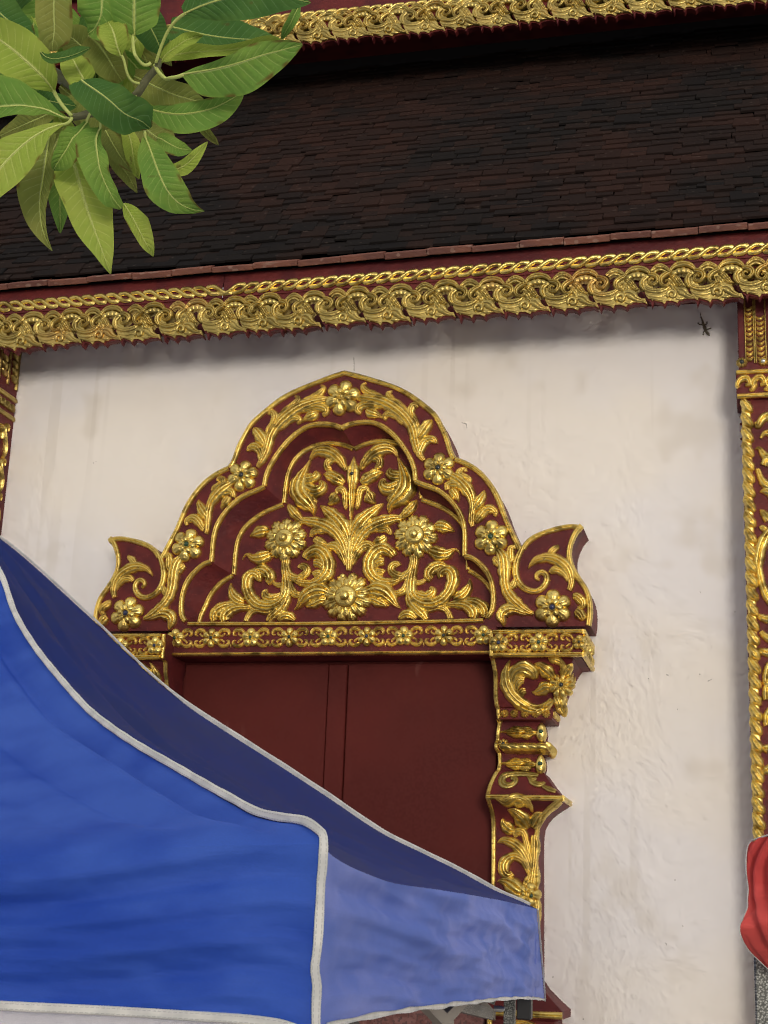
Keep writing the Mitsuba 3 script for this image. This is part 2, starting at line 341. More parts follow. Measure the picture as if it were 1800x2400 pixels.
# wall: one plain plaster sheet with a little waviness and real thickness
xs, zs = np.linspace(-6.2, 3.2, 95), np.linspace(0.0, 4.22, 50)
WX, WZ = np.meshgrid(xs, zs, indexing='ij')
WY = 0.0015*np.sin(WX*2.1 + 1)*np.sin(WZ*2.7)
front = grid(np.stack([WX, WY, WZ], 2))
back = box(-6.2, 3.2, 0.004, 0.30, 0.0, 4.22)
add('temple__wall', join([front, back]), 'plaster', 40, label='white plaster wall with faint stains around the doorway')

# ---------------------------------------------------------------- doorway
DW = 'temple__doorway'
YT, YI, YL, YDOOR = -0.20, -0.135, -0.225, -0.08
outer = [(-1.6057,3.8086),(-1.6834,3.7903),(-1.7738,3.7594),(-1.8407,3.7329),(-1.9089,3.6931),(-1.9745,3.64),(-2.0148,3.6007),(-2.0432,3.5496),(-2.0659,3.4985),(-2.0811,3.4472),(-2.0994,3.4146),(-2.1356,3.3994),(-2.1946,3.3609),(-2.2412,3.3073),(-2.2792,3.2406),(-2.3024,3.1773),(-2.3292,3.1144),(-2.366,3.0375)]
horn = [(-2.3812,3.0613),(-2.4174,3.0894),(-2.4664,3.1088),(-2.5149,3.121),(-2.5669,3.1261),(-2.604,3.1142),(-2.5849,3.0936),(-2.5684,3.0603),(-2.5598,3.0292),(-2.5613,2.9839),(-2.5751,2.948),(-2.5997,2.907),(-2.6196,2.8767),(-2.6343,2.8321),(-2.638,2.791),(-2.6319,2.7286)]
outer[0] = (AX, outer[0][1])
def smooth2(segs):
    out = []
    for s in segs: out += [tuple(q) for q in spline(s, 4*len(s))]
    return out
LOOP = smooth2([outer[:11], outer[10:], [outer[-1]] + horn[:6], horn[5:]])
full = LOOP + [(2*AX - x, z) for x, z in LOOP[::-1]]
hole_segs = [[(-1.6107,3.5618),(-1.6584,3.5769),(-1.7041,3.5827),(-1.7495,3.5792),(-1.8031,3.5539),(-1.8519,3.5098),(-1.8894,3.4598),(-1.9192,3.4059),(-1.9363,3.3243)],
             [(-1.9363,3.3243),(-1.9719,3.3073),(-2.0221,3.2871),(-2.0662,3.2558),(-2.1038,3.2115),(-2.133,3.1544),(-2.1421,3.1006),(-2.1448,3.011)],
             [(-2.1448,3.011),(-2.1772,3.001),(-2.2119,2.9714),(-2.2403,2.9327),(-2.2554,2.8886),(-2.2607,2.8391),(-2.2554,2.7949),(-2.2365,2.7648),(-2.1987,2.7504)]]
hole_segs[0][0] = (AX, hole_segs[0][0][1])
inner_segs = [[(-1.5781,3.4938),(-1.6151,3.5101),(-1.6612,3.5213),(-1.7198,3.5219),(-1.7651,3.509),(-1.8098,3.483),(-1.841,3.4472),(-1.8589,3.4054),(-1.8731,3.2683)],
              [(-1.8731,3.2683),(-1.9163,3.2514),(-1.9611,3.2309),(-2.0053,3.1993),(-2.0401,3.1639),(-2.0612,3.1191),(-2.069,3.0704),(-2.0715,2.9715)],
              [(-2.0715,2.9715),(-2.0999,2.9559),(-2.1349,2.928),(-2.1653,2.8874),(-2.1842,2.8432),(-2.1998,2.8043),(-2.2064,2.769),(-2.209,2.7549)]]
inner_segs[0][0] = (AXI, inner_segs[0][0][1])
zsill = hole_segs[2][-1][1]
hl = sum([[tuple(q) for q in spline(s, 26)] for s in hole_segs], [])
il = sum([[tuple(q) for q in spline(s, 26)] for s in inner_segs], [])
hole = hl + [(2*AX - x, z) for x, z in hl[::-1]]
inn = il + [(2*AXI - x, z) for x, z in il[::-1]]
board_poly = Polygon(full).buffer(0).difference(Polygon(hole).buffer(0))
parts = [prism(board_poly, YT, 0.0)]
# splayed reveal between the hole and the inner arch, and the inner panel
G = np.stack([np.c_[np.array(hole)[:, 0], np.full(len(hole), YT + 0.001), np.array(hole)[:, 1]],
              np.c_[np.array(inn)[:, 0], np.full(len(inn), YI), np.array(inn)[:, 1]]], 0)
parts.append(grid(G))
ip = Polygon([(x, z) for x, z in inn]).buffer(0.02)
parts.append(prism(ip, YI, YI + 0.05))
xr0, xr1 = hole[-1][0], hole[0][0]
xa, xb = hl[-1][0] - 0.03, 2*AX - hl[-1][0] + 0.03
parts.append((np.array([(xa, YT + .002, zsill), (xb, YT + .002, zsill), (xb, YI, zsill), (xa, YI, zsill)]), np.array([[0, 1, 2], [0, 2, 3]])))
add(DW, join(parts), 'red', 30, label='carved doorway surround in dark red with gilded flowers and scrolls under a pointed arch')
MW = 0.0118
def both(pts, ax=AX): return [pts, mir(pts, ax)]
def inset(pts, d, side):
    q = spline(pts, 30); t = np.gradient(q, axis=0); t /= np.linalg.norm(t, axis=1, keepdims=True)
    return [tuple(a) for a in q + d*side*np.stack([-t[:, 1], t[:, 0]], 1)]
for seg, dd in ((outer[:11], 1), (outer[10:], 1), ([outer[-1]] + horn[:6], 1), (horn[5:], 1)):
    for s in both(inset(seg, 0.0085, dd)): rim(s, YT, 0.0112, 0.013, 'gilded_rim', DW)
for seg in hole_segs[:2] + [hole_segs[2][:-1]]:
    for s in both(seg): rim(s, YT, MW*0.92, 0.013, 'gilded_rim', DW)
for seg in inner_segs:
    for s in both(inset(seg, 0.004, 1), AXI): rim(s, YI, MW*0.98, 0.014, 'gilded_rim', DW)
zb = ([(-2.1895,2.7485)])[0][1]
rim([([(-2.2228,2.7542)])[0], (AX, zb), (2*AX - ([(-2.2228,2.7542)])[0][0], ([(-2.2228,2.7542)])[0][1])], YT, 0.0098, 0.013, 'gilded_rim', DW)

def carve(parent, pts, y0, name='scroll', both_sides=True, bsdf='gold', **kw):
    pts = [(q[0], q[1], q[2]*1.28) for q in pts]
    for s in (both(pts, AXI if y0 == YI else AX) if both_sides else [pts]):
        add(f'{parent}__{name}', strip(s, y0, **{'lobe': 0.16, **kw}), bsdf, 50)
def bloom(parent, c, R, y0, name='flower', gemkey='dark_gem', both_sides=True, gr=0.2, bsdf='gold', **kw):
    for k, (x, z) in enumerate([c, (2*(AXI if y0 == YI else AX) - c[0], c[1])] if both_sides else [c]):
        add(f'{parent}__{name}', flower(x, z, R, y0, rot=kw.pop('rot', 0.3) if 'rot' in kw else 0.3 + 0.2*k, **kw), bsdf, 45)
        if gemkey:
            top = (kw.get('h') or R*0.42)*(1.0 if kw.get('layers', 2) > 1 else 0.75)
            add(f'{parent}__gem', gem(x, z, R*gr, y0 - top*0.92), gemkey, True)
# --- tympanum panel (traced on the left half, mirrored)
for w in (
    [(-1.5768,3.0623,0.0069),(-1.5921,3.1248,0.0155),(-1.6212,3.1739,0.0259),(-1.659,3.2109,0.0225),(-1.6871,3.2334,0.0139),(-1.7135,3.2541,0.0017)],
    [(-1.5817,3.0129,0.0086),(-1.6024,3.0771,0.0155),(-1.6372,3.1332,0.0207),(-1.6838,3.1667,0.0225),(-1.7389,3.1844,0.0191),(-1.792,3.1914,0.0104)],
    [(-1.7809,3.1892,0.0087),(-1.8095,3.2118,0.0157),(-1.827,3.2304,0.0175),(-1.8388,3.2453,0.014),(-1.8509,3.2657,0.0018)],
    [(-1.5918,3.0008,0.0069),(-1.6017,3.0239,0.0103),(-1.6214,3.0633,0.0172),(-1.6491,3.0818,0.0155),(-1.6704,3.0769,0.0121),(-1.6732,3.061,0.0069)],
    [(-1.7299,3.1159,0.0087),(-1.7037,3.0974,0.0173),(-1.6748,3.0931,0.0035)],
    [(-1.6698,3.1376,0.0069),(-1.71,3.1495,0.0139),(-1.7367,3.1412,0.0121),(-1.7447,3.1217,0.0052)],
    [(-1.6118,3.398,0.007),(-1.6395,3.4467,0.0175),(-1.681,3.4778,0.0228),(-1.7271,3.4852,0.0194),(-1.7639,3.4516,0.0053)],
    [(-1.6396,3.4485,0.0088),(-1.6705,3.4479,0.014),(-1.6916,3.4322,0.014),(-1.687,3.4136,0.0123),(-1.6723,3.4112,0.007)],
    [(-1.7657,3.4498,0.0035),(-1.7836,3.4081,0.0123),(-1.8015,3.3665,0.0246),(-1.8064,3.3209,0.0333),(-1.7783,3.2743,0.0297),(-1.7474,3.2425,0.0174),(-1.7384,3.2097,0.0017)],
    [(-1.7947,3.3754,0.0105),(-1.7614,3.3687,0.0193),(-1.7381,3.3788,0.0175),(-1.7428,3.3974,0.0088)],
    [(-1.8,3.3389,0.0105),(-1.7588,3.3211,0.021),(-1.7222,3.3162,0.0227),(-1.7068,3.3357,0.0157),(-1.7204,3.3526,0.0087)],
    [(-1.7866,3.2928,0.0105),(-1.753,3.279,0.0157),(-1.7268,3.2654,0.0052)],
    [(-1.6147,3.3434,0.0087),(-1.6389,3.3588,0.0209),(-1.6669,3.3744,0.021),(-1.7074,3.385,0.0018)],
    [(-1.6414,3.2971,0.0104),(-1.6534,3.283,0.0209),(-1.6669,3.2635,0.0122),(-1.683,3.2586,0.0017)],
    [(-1.9285,3.15,0.0105),(-1.9615,3.1491,0.0227),(-1.9831,3.1406,0.0158),(-2.0082,3.1286,0.0018)],
    [(-1.9134,3.0523,0.0139),(-1.9491,3.0388,0.0244),(-1.9858,3.0396,0.0157),(-2.0106,3.0528,0.007),(-2.0332,3.0317,0.0017)],
    [(-1.7651,3.0311,0.0138),(-1.7464,3.052,0.019),(-1.7146,3.0638,0.0224),(-1.6773,3.0362,0.0241),(-1.6643,2.9899,0.024),(-1.6871,2.9463,0.0206),(-1.7344,2.9261,0.0155),(-1.7888,2.9359,0.0103),(-1.8263,2.9614,0.0052)],
    [(-1.6765,2.9831,0.0103),(-1.7029,3.0102,0.0155),(-1.7264,3.0143,0.0138)],
    [(-1.6822,2.955,0.0086),(-1.7062,2.9696,0.0137),(-1.7274,2.963,0.0103)],
    [(-1.8392,3.0292,0.0104),(-1.8408,2.9936,0.0121),(-1.8245,2.9613,0.0138),(-1.795,2.9501,0.0138),(-1.7668,2.962,0.0138),(-1.7536,2.9829,0.0138),(-1.7688,2.9992,0.0121),(-1.7864,2.9907,0.0104)],
    [(-1.8469,3.0365,0.0121),(-1.8501,2.9974,0.0121),(-1.8415,2.9439,0.0155),(-1.839,2.8997,0.0189),(-1.8445,2.8699,0.0138)],
    [(-1.8343,2.912,0.0138),(-1.8429,2.8734,0.0189),(-1.8649,2.8491,0.0189),(-1.9002,2.8355,0.0189),(-1.9421,2.8397,0.019),(-1.9802,2.8667,0.0208),(-2.0032,2.9114,0.0208),(-2.0055,2.947,0.0208),(-1.9869,2.9698,0.0191),(-1.9607,2.9604,0.0156),(-1.9594,2.9408,0.0104)],
    [(-1.9872,2.9752,0.007),(-1.9643,2.989,0.0139),(-1.9329,2.983,0.0208),(-1.9113,2.9577,0.0208),(-1.9226,2.9348,0.0121)],
    [(-1.8545,2.8876,0.0069),(-1.8842,2.8705,0.0155),(-1.9114,2.8709,0.0173),(-1.9289,2.8889,0.0121),(-1.9151,2.901,0.0069)],
    [(-1.8452,2.944,0.0052),(-1.8602,2.923,0.0104),(-1.8822,2.927,0.0086),(-1.8977,2.9432,0.0052)],
    [(-1.8237,2.9471,0.0052),(-1.8162,2.9117,0.0103),(-1.8004,2.8867,0.0138),(-1.7804,2.8811,0.012),(-1.7631,2.8931,0.0069)],
    [(-1.8329,2.8873,0.0086),(-1.8395,2.8469,0.0172),(-1.863,2.8175,0.0189),(-1.8886,2.7933,0.0172),(-1.9054,2.7725,0.012)],
    [(-1.8865,2.8178,0.0086),(-1.9299,2.8184,0.0121),(-1.9663,2.8206,0.0121),(-1.9889,2.8033,0.0104),(-1.9998,2.7754,0.0103)],
    [(-1.9742,2.8295,0.0069),(-2.0182,2.8337,0.0138),(-2.0633,2.8255,0.0191),(-2.0877,2.8064,0.0208),(-2.0892,2.7764,0.0173)],
    [(-2.015,2.8407,0.0069),(-2.0738,2.8451,0.0139),(-2.1186,2.828,0.0191),(-2.1369,2.8017,0.0191),(-2.1351,2.777,0.0139)],
    [(-2.0123,2.8548,0.0104),(-2.0461,2.8677,0.0208),(-2.066,2.8911,0.0156),(-2.0746,2.9358,0.0017)],
    [(-1.7943,2.7764,0.0068),(-1.8293,2.7943,0.0189),(-1.8624,2.7755,0.0086)],
    [(-1.6573,2.8844,0.0154),(-1.7042,2.8957,0.0291),(-1.7444,2.8788,0.0274),(-1.7697,2.8494,0.0154),(-1.8003,2.8201,0.0017)],
    [(-1.6684,2.8566,0.0102),(-1.7036,2.8502,0.0188),(-1.7332,2.8366,0.012),(-1.7546,2.8352,0.0017)],
    [(-1.5631,3.2368,0.0069),(-1.5507,3.2796,0.0104),(-1.5344,3.3188,0.0139),(-1.52,3.3165,0.0104),(-1.5158,3.3001,0.0069)],
):
    carve(DW, w, YI, h=None)
for w, f in (([(-1.5659,2.9773,0.012),(-1.5681,3.0267,0.0188),(-1.5709,3.0887,0.0223),(-1.5736,3.1511,0.0138),(-1.5759,3.2013,0.0035)], 3), ([(-1.5718,3.1904,0.0069),(-1.5741,3.2407,0.0104),(-1.5761,3.2859,0.0156),(-1.5758,3.3202,0.0156)], 3),
             ([(-1.5781,3.3312,0.0156),(-1.5799,3.3712,0.0296),(-1.5797,3.4077,0.0262),(-1.579,3.4314,0.014),(-1.5784,3.4589,0.0017)], 3), ([(-1.5773,3.313,0.0139),(-1.5784,3.3385,0.0191),(-1.5794,3.3603,0.0052)], 3)):
    w = [(AXI,) + q[1:] for q in w]
    add(f'{DW}__stem', strip(w, YI, h=0.021, flute=f), 'gold', 50)
c = ([(-1.582,3.3786)])[0]; add(f'{DW}__gem', gem(AXI, c[1], 0.008, YI - 0.027), 'dark_gem', True)
bloom(DW, ([(-1.8512,3.1119)])[0], 0.078, YI, n=10, boss='dome', gemkey=None, h=0.036, flutes=3)
c = ([(-1.5609,2.8654)])[0]; bloom(DW, (AXI, c[1]), 0.088, YI, n=12, boss='dome', gemkey=None, both_sides=False, h=0.040, flutes=3)
for w in ([(-1.6002,2.9517)], ):
    add(f'{DW}__pearl', gem(w[0][0], w[0][1], 0.011, YI - 0.02), 'gold', True); add(f'{DW}__pearl', gem(2*AXI - w[0][0], w[0][1], 0.011, YI - 0.02), 'gold', True)
# --- arch band
for w in (
    [(-1.682,3.6873,0.0105),(-1.7366,3.6807,0.0176),(-1.7997,3.6596,0.0211),(-1.853,3.6249,0.0211),(-1.8966,3.5803,0.0194),(-1.9216,3.535,0.0176),(-1.9317,3.4892,0.0158),(-1.9474,3.4437,0.014),(-1.9708,3.406,0.007)],
    [(-1.8002,3.669,0.007),(-1.7612,3.695,0.0123),(-1.7235,3.7118,0.0141),(-1.7045,3.7352,0.0106),(-1.7182,3.7509,0.0035)],
    [(-1.8945,3.6082,0.0071),(-1.86,3.6495,0.0123),(-1.8246,3.6776,0.0123),(-1.8111,3.6994,0.0088),(-1.8282,3.7078,0.0035)],
    [(-1.9312,3.541,0.007),(-1.9229,3.5871,0.0106),(-1.908,3.6163,0.0141),(-1.9189,3.6429,0.0124),(-1.9368,3.6326,0.0053)],
    [(-1.808,3.6432,0.007),(-1.7625,3.6503,0.0123),(-1.717,3.6556,0.0158),(-1.6869,3.6392,0.014),(-1.7024,3.6196,0.007)],
    [(-1.725,3.6337,0.0088),(-1.7479,3.618,0.0193),(-1.773,3.6081,0.0105),(-1.7887,3.5921,0.0018)],
    [(-1.8866,3.5669,0.007),(-1.8567,3.5934,0.0123),(-1.8247,3.6124,0.0141),(-1.8003,3.6038,0.0105),(-1.8104,3.5875,0.0053)],
    [(-1.9395,3.4951,0.007),(-1.9622,3.5331,0.0211),(-1.9824,3.56,0.0177),(-1.9986,3.5794,0.0018)],
    [(-1.9441,3.4215,0.007),(-1.96,3.4682,0.0158),(-1.9819,3.4931,0.0158),(-2.0041,3.4922,0.0141),(-2.0142,3.4759,0.007)],
    [(-2.0722,3.3437,0.0088),(-2.1113,3.3194,0.0211),(-2.1443,3.2857,0.0211),(-2.1671,3.2408,0.014),(-2.1712,3.1954,0.0123),(-2.1685,3.159,0.0105),(-2.1737,3.1284,0.007)],
    [(-2.1572,3.3099,0.0053),(-2.1365,3.3331,0.0123),(-2.1135,3.3507,0.0123),(-2.1277,3.3659,0.0088),(-2.1417,3.3535,0.0053)],
    [(-2.1335,3.2908,0.0088),(-2.1011,3.3062,0.0158),(-2.073,3.3016,0.014),(-2.0698,3.2814,0.0088)],
    [(-2.0866,3.2838,0.0105),(-2.0982,3.2641,0.0158),(-2.1099,3.2463,0.0088),(-2.1124,3.2282,0.0017)],
    [(-2.1709,3.1917,0.007),(-2.1897,3.2196,0.0193),(-2.2066,3.2457,0.0158),(-2.2164,3.2771,0.0018)],
    [(-2.1825,3.1468,0.007),(-2.2112,3.182,0.0158),(-2.2366,3.1973,0.0158),(-2.2582,3.187,0.0123),(-2.2585,3.167,0.0053)],
    [(-2.2758,3.03,0.0122),(-2.2956,2.9981,0.0209),(-2.3014,2.9553,0.0209),(-2.3033,2.9089,0.0174),(-2.3145,2.8647,0.0174),(-2.3429,2.8261,0.0191),(-2.3776,2.7965,0.0156),(-2.4169,2.7776,0.0069)],
    [(-2.3091,2.9805,0.007),(-2.3246,3.0113,0.014),(-2.3267,3.0366,0.0122),(-2.3455,3.0388,0.007)],
    [(-2.2833,2.9603,0.007),(-2.2722,2.9851,0.0139),(-2.2566,2.9991,0.0087)],
    [(-2.317,2.8718,0.0052),(-2.3353,2.8917,0.0122),(-2.3434,2.9221,0.0017)],
    [(-2.3947,2.7791,0.0069),(-2.3548,2.7909,0.0139),(-2.318,2.794,0.0208),(-2.2941,2.7725,0.019),(-2.2994,2.7463,0.0103),(-2.3016,2.7288,0.0017)],
    [(-2.5524,2.8667,0.0088),(-2.5598,2.9063,0.0123),(-2.545,2.951,0.0176),(-2.5154,2.9793,0.0193),(-2.479,2.9948,0.0176),(-2.4412,2.994,0.014),(-2.4118,2.979,0.0088),(-2.3947,2.9553,0.0017)],
    [(-2.474,3.0019,0.007),(-2.4873,3.0239,0.0123),(-2.5037,3.0388,0.0088),(-2.5084,3.048,0.0018)],
    [(-2.5462,2.9024,0.0053),(-2.5303,2.9345,0.0123),(-2.5032,2.9484,0.014),(-2.4775,2.9353,0.007)],
    [(-2.5657,2.8472,0.007),(-2.5909,2.8332,0.0158),(-2.604,2.812,0.0123),(-2.5837,2.7974,0.0052)],
    [(-2.5772,2.7884,0.0105),(-2.5944,2.7709,0.0175),(-2.6035,2.7479,0.007)],
):
    carve(DW, w, YT)
for w in both([(-2.3678,3.0357,0.0123),(-2.3537,3.0012,0.0131),(-2.3443,2.9561,0.014),(-2.3551,2.9063,0.0139),(-2.3896,2.873,0.0139),(-2.4264,2.8665,0.0131),(-2.4585,2.8902,0.0131),(-2.4651,2.9225,0.0122),(-2.4441,2.9401,0.0122),(-2.4259,2.9254,0.0105),(-2.4377,2.9095,0.007)]):
    add(f'{DW}__gilded_rim', strip(w, YT, h=0.016, flute=2), 'gold', 50)
bloom(DW, (AX, ([(-1.6075,3.6892)])[0][1]), 0.066, YT, n=6, h=0.030, gemkey='old_gold', both_sides=False, gr=0.14)
bloom(DW, ([(-2.0313,3.3697)])[0], 0.058, YT, n=6, h=0.027)
bloom(DW, ([(-2.2482,3.0816)])[0], 0.061, YT, n=6, h=0.027, gemkey='green_gem', gr=0.19)
bloom(DW, ([(-2.4897,2.798)])[0], 0.063, YT, n=6, h=0.028, gemkey='blue_gem', gr=0.2)
c = ([(-2.456,2.9907)])[0]
for x in (c[0], 2*AX - c[0]): add(f'{DW}__gem', gem(x, c[1], 0.006, YT - 0.012), 'dark_gem', True)

# --- lintel band
zl0, zl1 = ([(-1.7498,2.7283)])[0][1], ([(-1.7437,2.6178)])[0][1]
xl0, xl1 = ([(-2.2753,2.6852)])[0][0], 2*AX - ([(-2.2753,2.6852)])[0][0]
add(f'{DW}__lintel', box(xl0, xl1, YL, -0.002, zl1, zl0 + 0.004, 0.002), 'red', False)
rim([(xl0, zl1 + 0.008), (AX, zl1 + 0.008), (xl1, zl1 + 0.008)], YL, 0.0078, 0.014, 'gilded_rim', DW)
zc = ([(-1.7477,2.6908)])[0][1]
FX = [q[0] for q in [(-2.2635,2.6973),(-2.1091,2.6958),(-1.944,2.6943),(-1.783,2.6928),(-1.624,2.6913),(-1.4688,2.6899),(-1.3224,2.6885),(-1.1644,2.687),(-1.0102,2.6856)]]
def band_cell(parent, x0, x1, zc, s, y0):
    xm = (x0 + x1)/2; d = (x1 - x0)/2
    for sx in (-1, 1):
        for sz in (-1, 1):
            f = lambda a, b: (xm + sx*a*d, zc + sz*b*s)
            up = [f(.72, .08) + (.07*s,), f(.64, .52) + (.15*s,), f(.40, .78) + (.21*s,), f(.15, .62) + (.19*s,), f(.12, .34) + (.14*s,), f(.26, .26) + (.06*s,)]
            lo = [f(.56, .10) + (.06*s,), f(.46, .22) + (.12*s,), f(.36, .42) + (.10*s,), f(.40, .52) + (.04*s,)]
            add(f'{parent}__scroll', join([strip(up, y0, flute=3, n=18, h=0.011), strip(lo, y0, flute=2, n=10, h=0.007)]), 'gold', 50)
    add(f'{parent}__bead', strip([(xm, zc - .95*s, .001), (xm, zc - .75*s, .09*s), (xm, zc - .55*s, .001)], y0, flute=1, n=8, h=0.006), 'gold', 50)
SB = 0.042
GK = ['green_gem', 'dark_gem', 'green_gem', 'dark_gem', 'green_gem', 'blue_gem', 'green_gem', 'dark_gem', 'green_gem']
for k, x in enumerate(FX):
    bloom(DW, (x, zc), 0.034, YL, n=6 if k % 2 else 5, layers=1, h=0.020, gemkey=GK[k], both_sides=False, gr=0.22, rot=math.pi/2)
    if k < len(FX) - 1: band_cell(DW, x, FX[k+1], zc, SB, YL)

# --- stepped side posts: levels (z, x inner, x outer, y front) from the block down
LV = [(2.6936,-0.9722,-0.623,-0.321),(2.5899,-0.9714,-0.6299,-0.3141),(2.5907,-0.9718,-0.6602,-0.2838),(2.5694,-0.9691,-0.6744,-0.2695),(2.5445,-0.9659,-0.687,-0.257),(2.5198,-0.9663,-0.7013,-0.2427),(2.4896,-0.9676,-0.7121,-0.2319),(2.4533,-0.9691,-0.7246,-0.2194),(2.4217,-0.9658,-0.7372,-0.2068),(2.4185,-0.9628,-0.7482,-0.1957),(2.3993,-0.9624,-0.7481,-0.1959),(2.3775,-0.9594,-0.7516,-0.1924),(2.3777,-0.9644,-0.8,-0.144),(2.356,-0.9663,-0.7942,-0.1498),(2.3365,-0.9688,-0.7921,-0.1519),(2.3191,-0.9705,-0.7938,-0.1502),(2.3041,-0.9714,-0.8011,-0.1429),(2.2997,-0.973,-0.7917,-0.1523),(2.2884,-0.9735,-0.7767,-0.1673),(2.2785,-0.9727,-0.7729,-0.1711),(2.2678,-0.9715,-0.7765,-0.1675),(2.2599,-0.9674,-0.7913,-0.1527),(2.2564,-0.9643,-0.8025,-0.1415),(2.2367,-0.9614,-0.7966,-0.1473),(2.2175,-0.9607,-0.7946,-0.1494),(2.205,-0.9624,-0.7963,-0.1477),(2.1927,-0.966,-0.7999,-0.1441),(2.1836,-0.9717,-0.7868,-0.1572),(2.162,-0.9804,-0.7736,-0.1704),(2.1355,-0.9883,-0.7569,-0.1871),(2.1075,-0.9922,-0.7366,-0.2073),(2.089,-0.9915,-0.7167,-0.2273),(2.0766,-0.9893,-0.7148,-0.2292),(2.0623,-0.9871,-0.7309,-0.2131),(2.0454,-0.9845,-0.7543,-0.1897),(2.028,-0.9825,-0.7724,-0.1716),(2.0087,-0.9815,-0.7868,-0.1571),(1.9831,-0.9816,-0.7995,-0.1445),(1.9369,-0.9816,-0.8045,-0.1395),(1.7383,-0.9791,-0.8023,-0.1417),(1.4405,-0.9746,-0.7989,-0.1451),(1.4098,-0.9733,-0.7771,-0.1669),(1.3699,-0.9771,-0.7327,-0.2113),(1.344,-0.9818,-0.7014,-0.2426),(1.3185,-0.9812,-0.7012,-0.2428),(1.307,-0.9758,-0.7322,-0.2118),(0.8834,-0.967,-0.7289,-0.2151)]
LV = [list(q) for q in LV]
for k, d_ in zip(range(28, 36), (.003, .006, .009, .011, .011, .008, .005, .002)): LV[k][2] += d_
for a, b in zip(LV, LV[1:]): b[0] = min(b[0], a[0] - 0.0015)
LVA = np.array(LV)
def yfront(z): return np.interp(z, LVA[::-1, 0], LVA[::-1, 3])
def xcorner(z): return float(np.interp(z, LVA[::-1, 0], LVA[::-1, 2]))
def xinner(z): return float(np.interp(z, LVA[::-1, 0], LVA[::-1, 1]))
def post_mesh(sgn):
    rows = []
    for z, xi, xo, yf in LV + [[0.0] + LV[-1][1:]]:
        if sgn < 0: xi, xo = 2*AX - xi, 2*AX - xo
        rows.append([(xi, 0.0, z), (xi, yf, z), (xo, yf, z), (xo, 0.0, z)])
    # separate faces so that the vertical arrises stay sharp
    R_ = np.array(rows); out = [grid(R_[:, k:k+2]) for k in range(3)]
    z, xi, xo, yf = LV[0]
    if sgn < 0: xi, xo = 2*AX - xi, 2*AX - xo
    out.append((np.array([(xi, 0, z), (xo, 0, z), (xo, yf, z), (xi, yf, z)]), np.array([[0, 1, 2], [0, 2, 3]])))
    return join(out)
for sgn, lab in ((1, 'right hand door post, stepped like a stack of mouldings'), (-1, 'left hand door post, mostly behind the blue tent')):
    add(f'{DW}__post', post_mesh(sgn), 'red', 32, label=lab)
def lay(y_off=0.0):
    return lambda z: yfront(z) - y_off
JW = 0.009
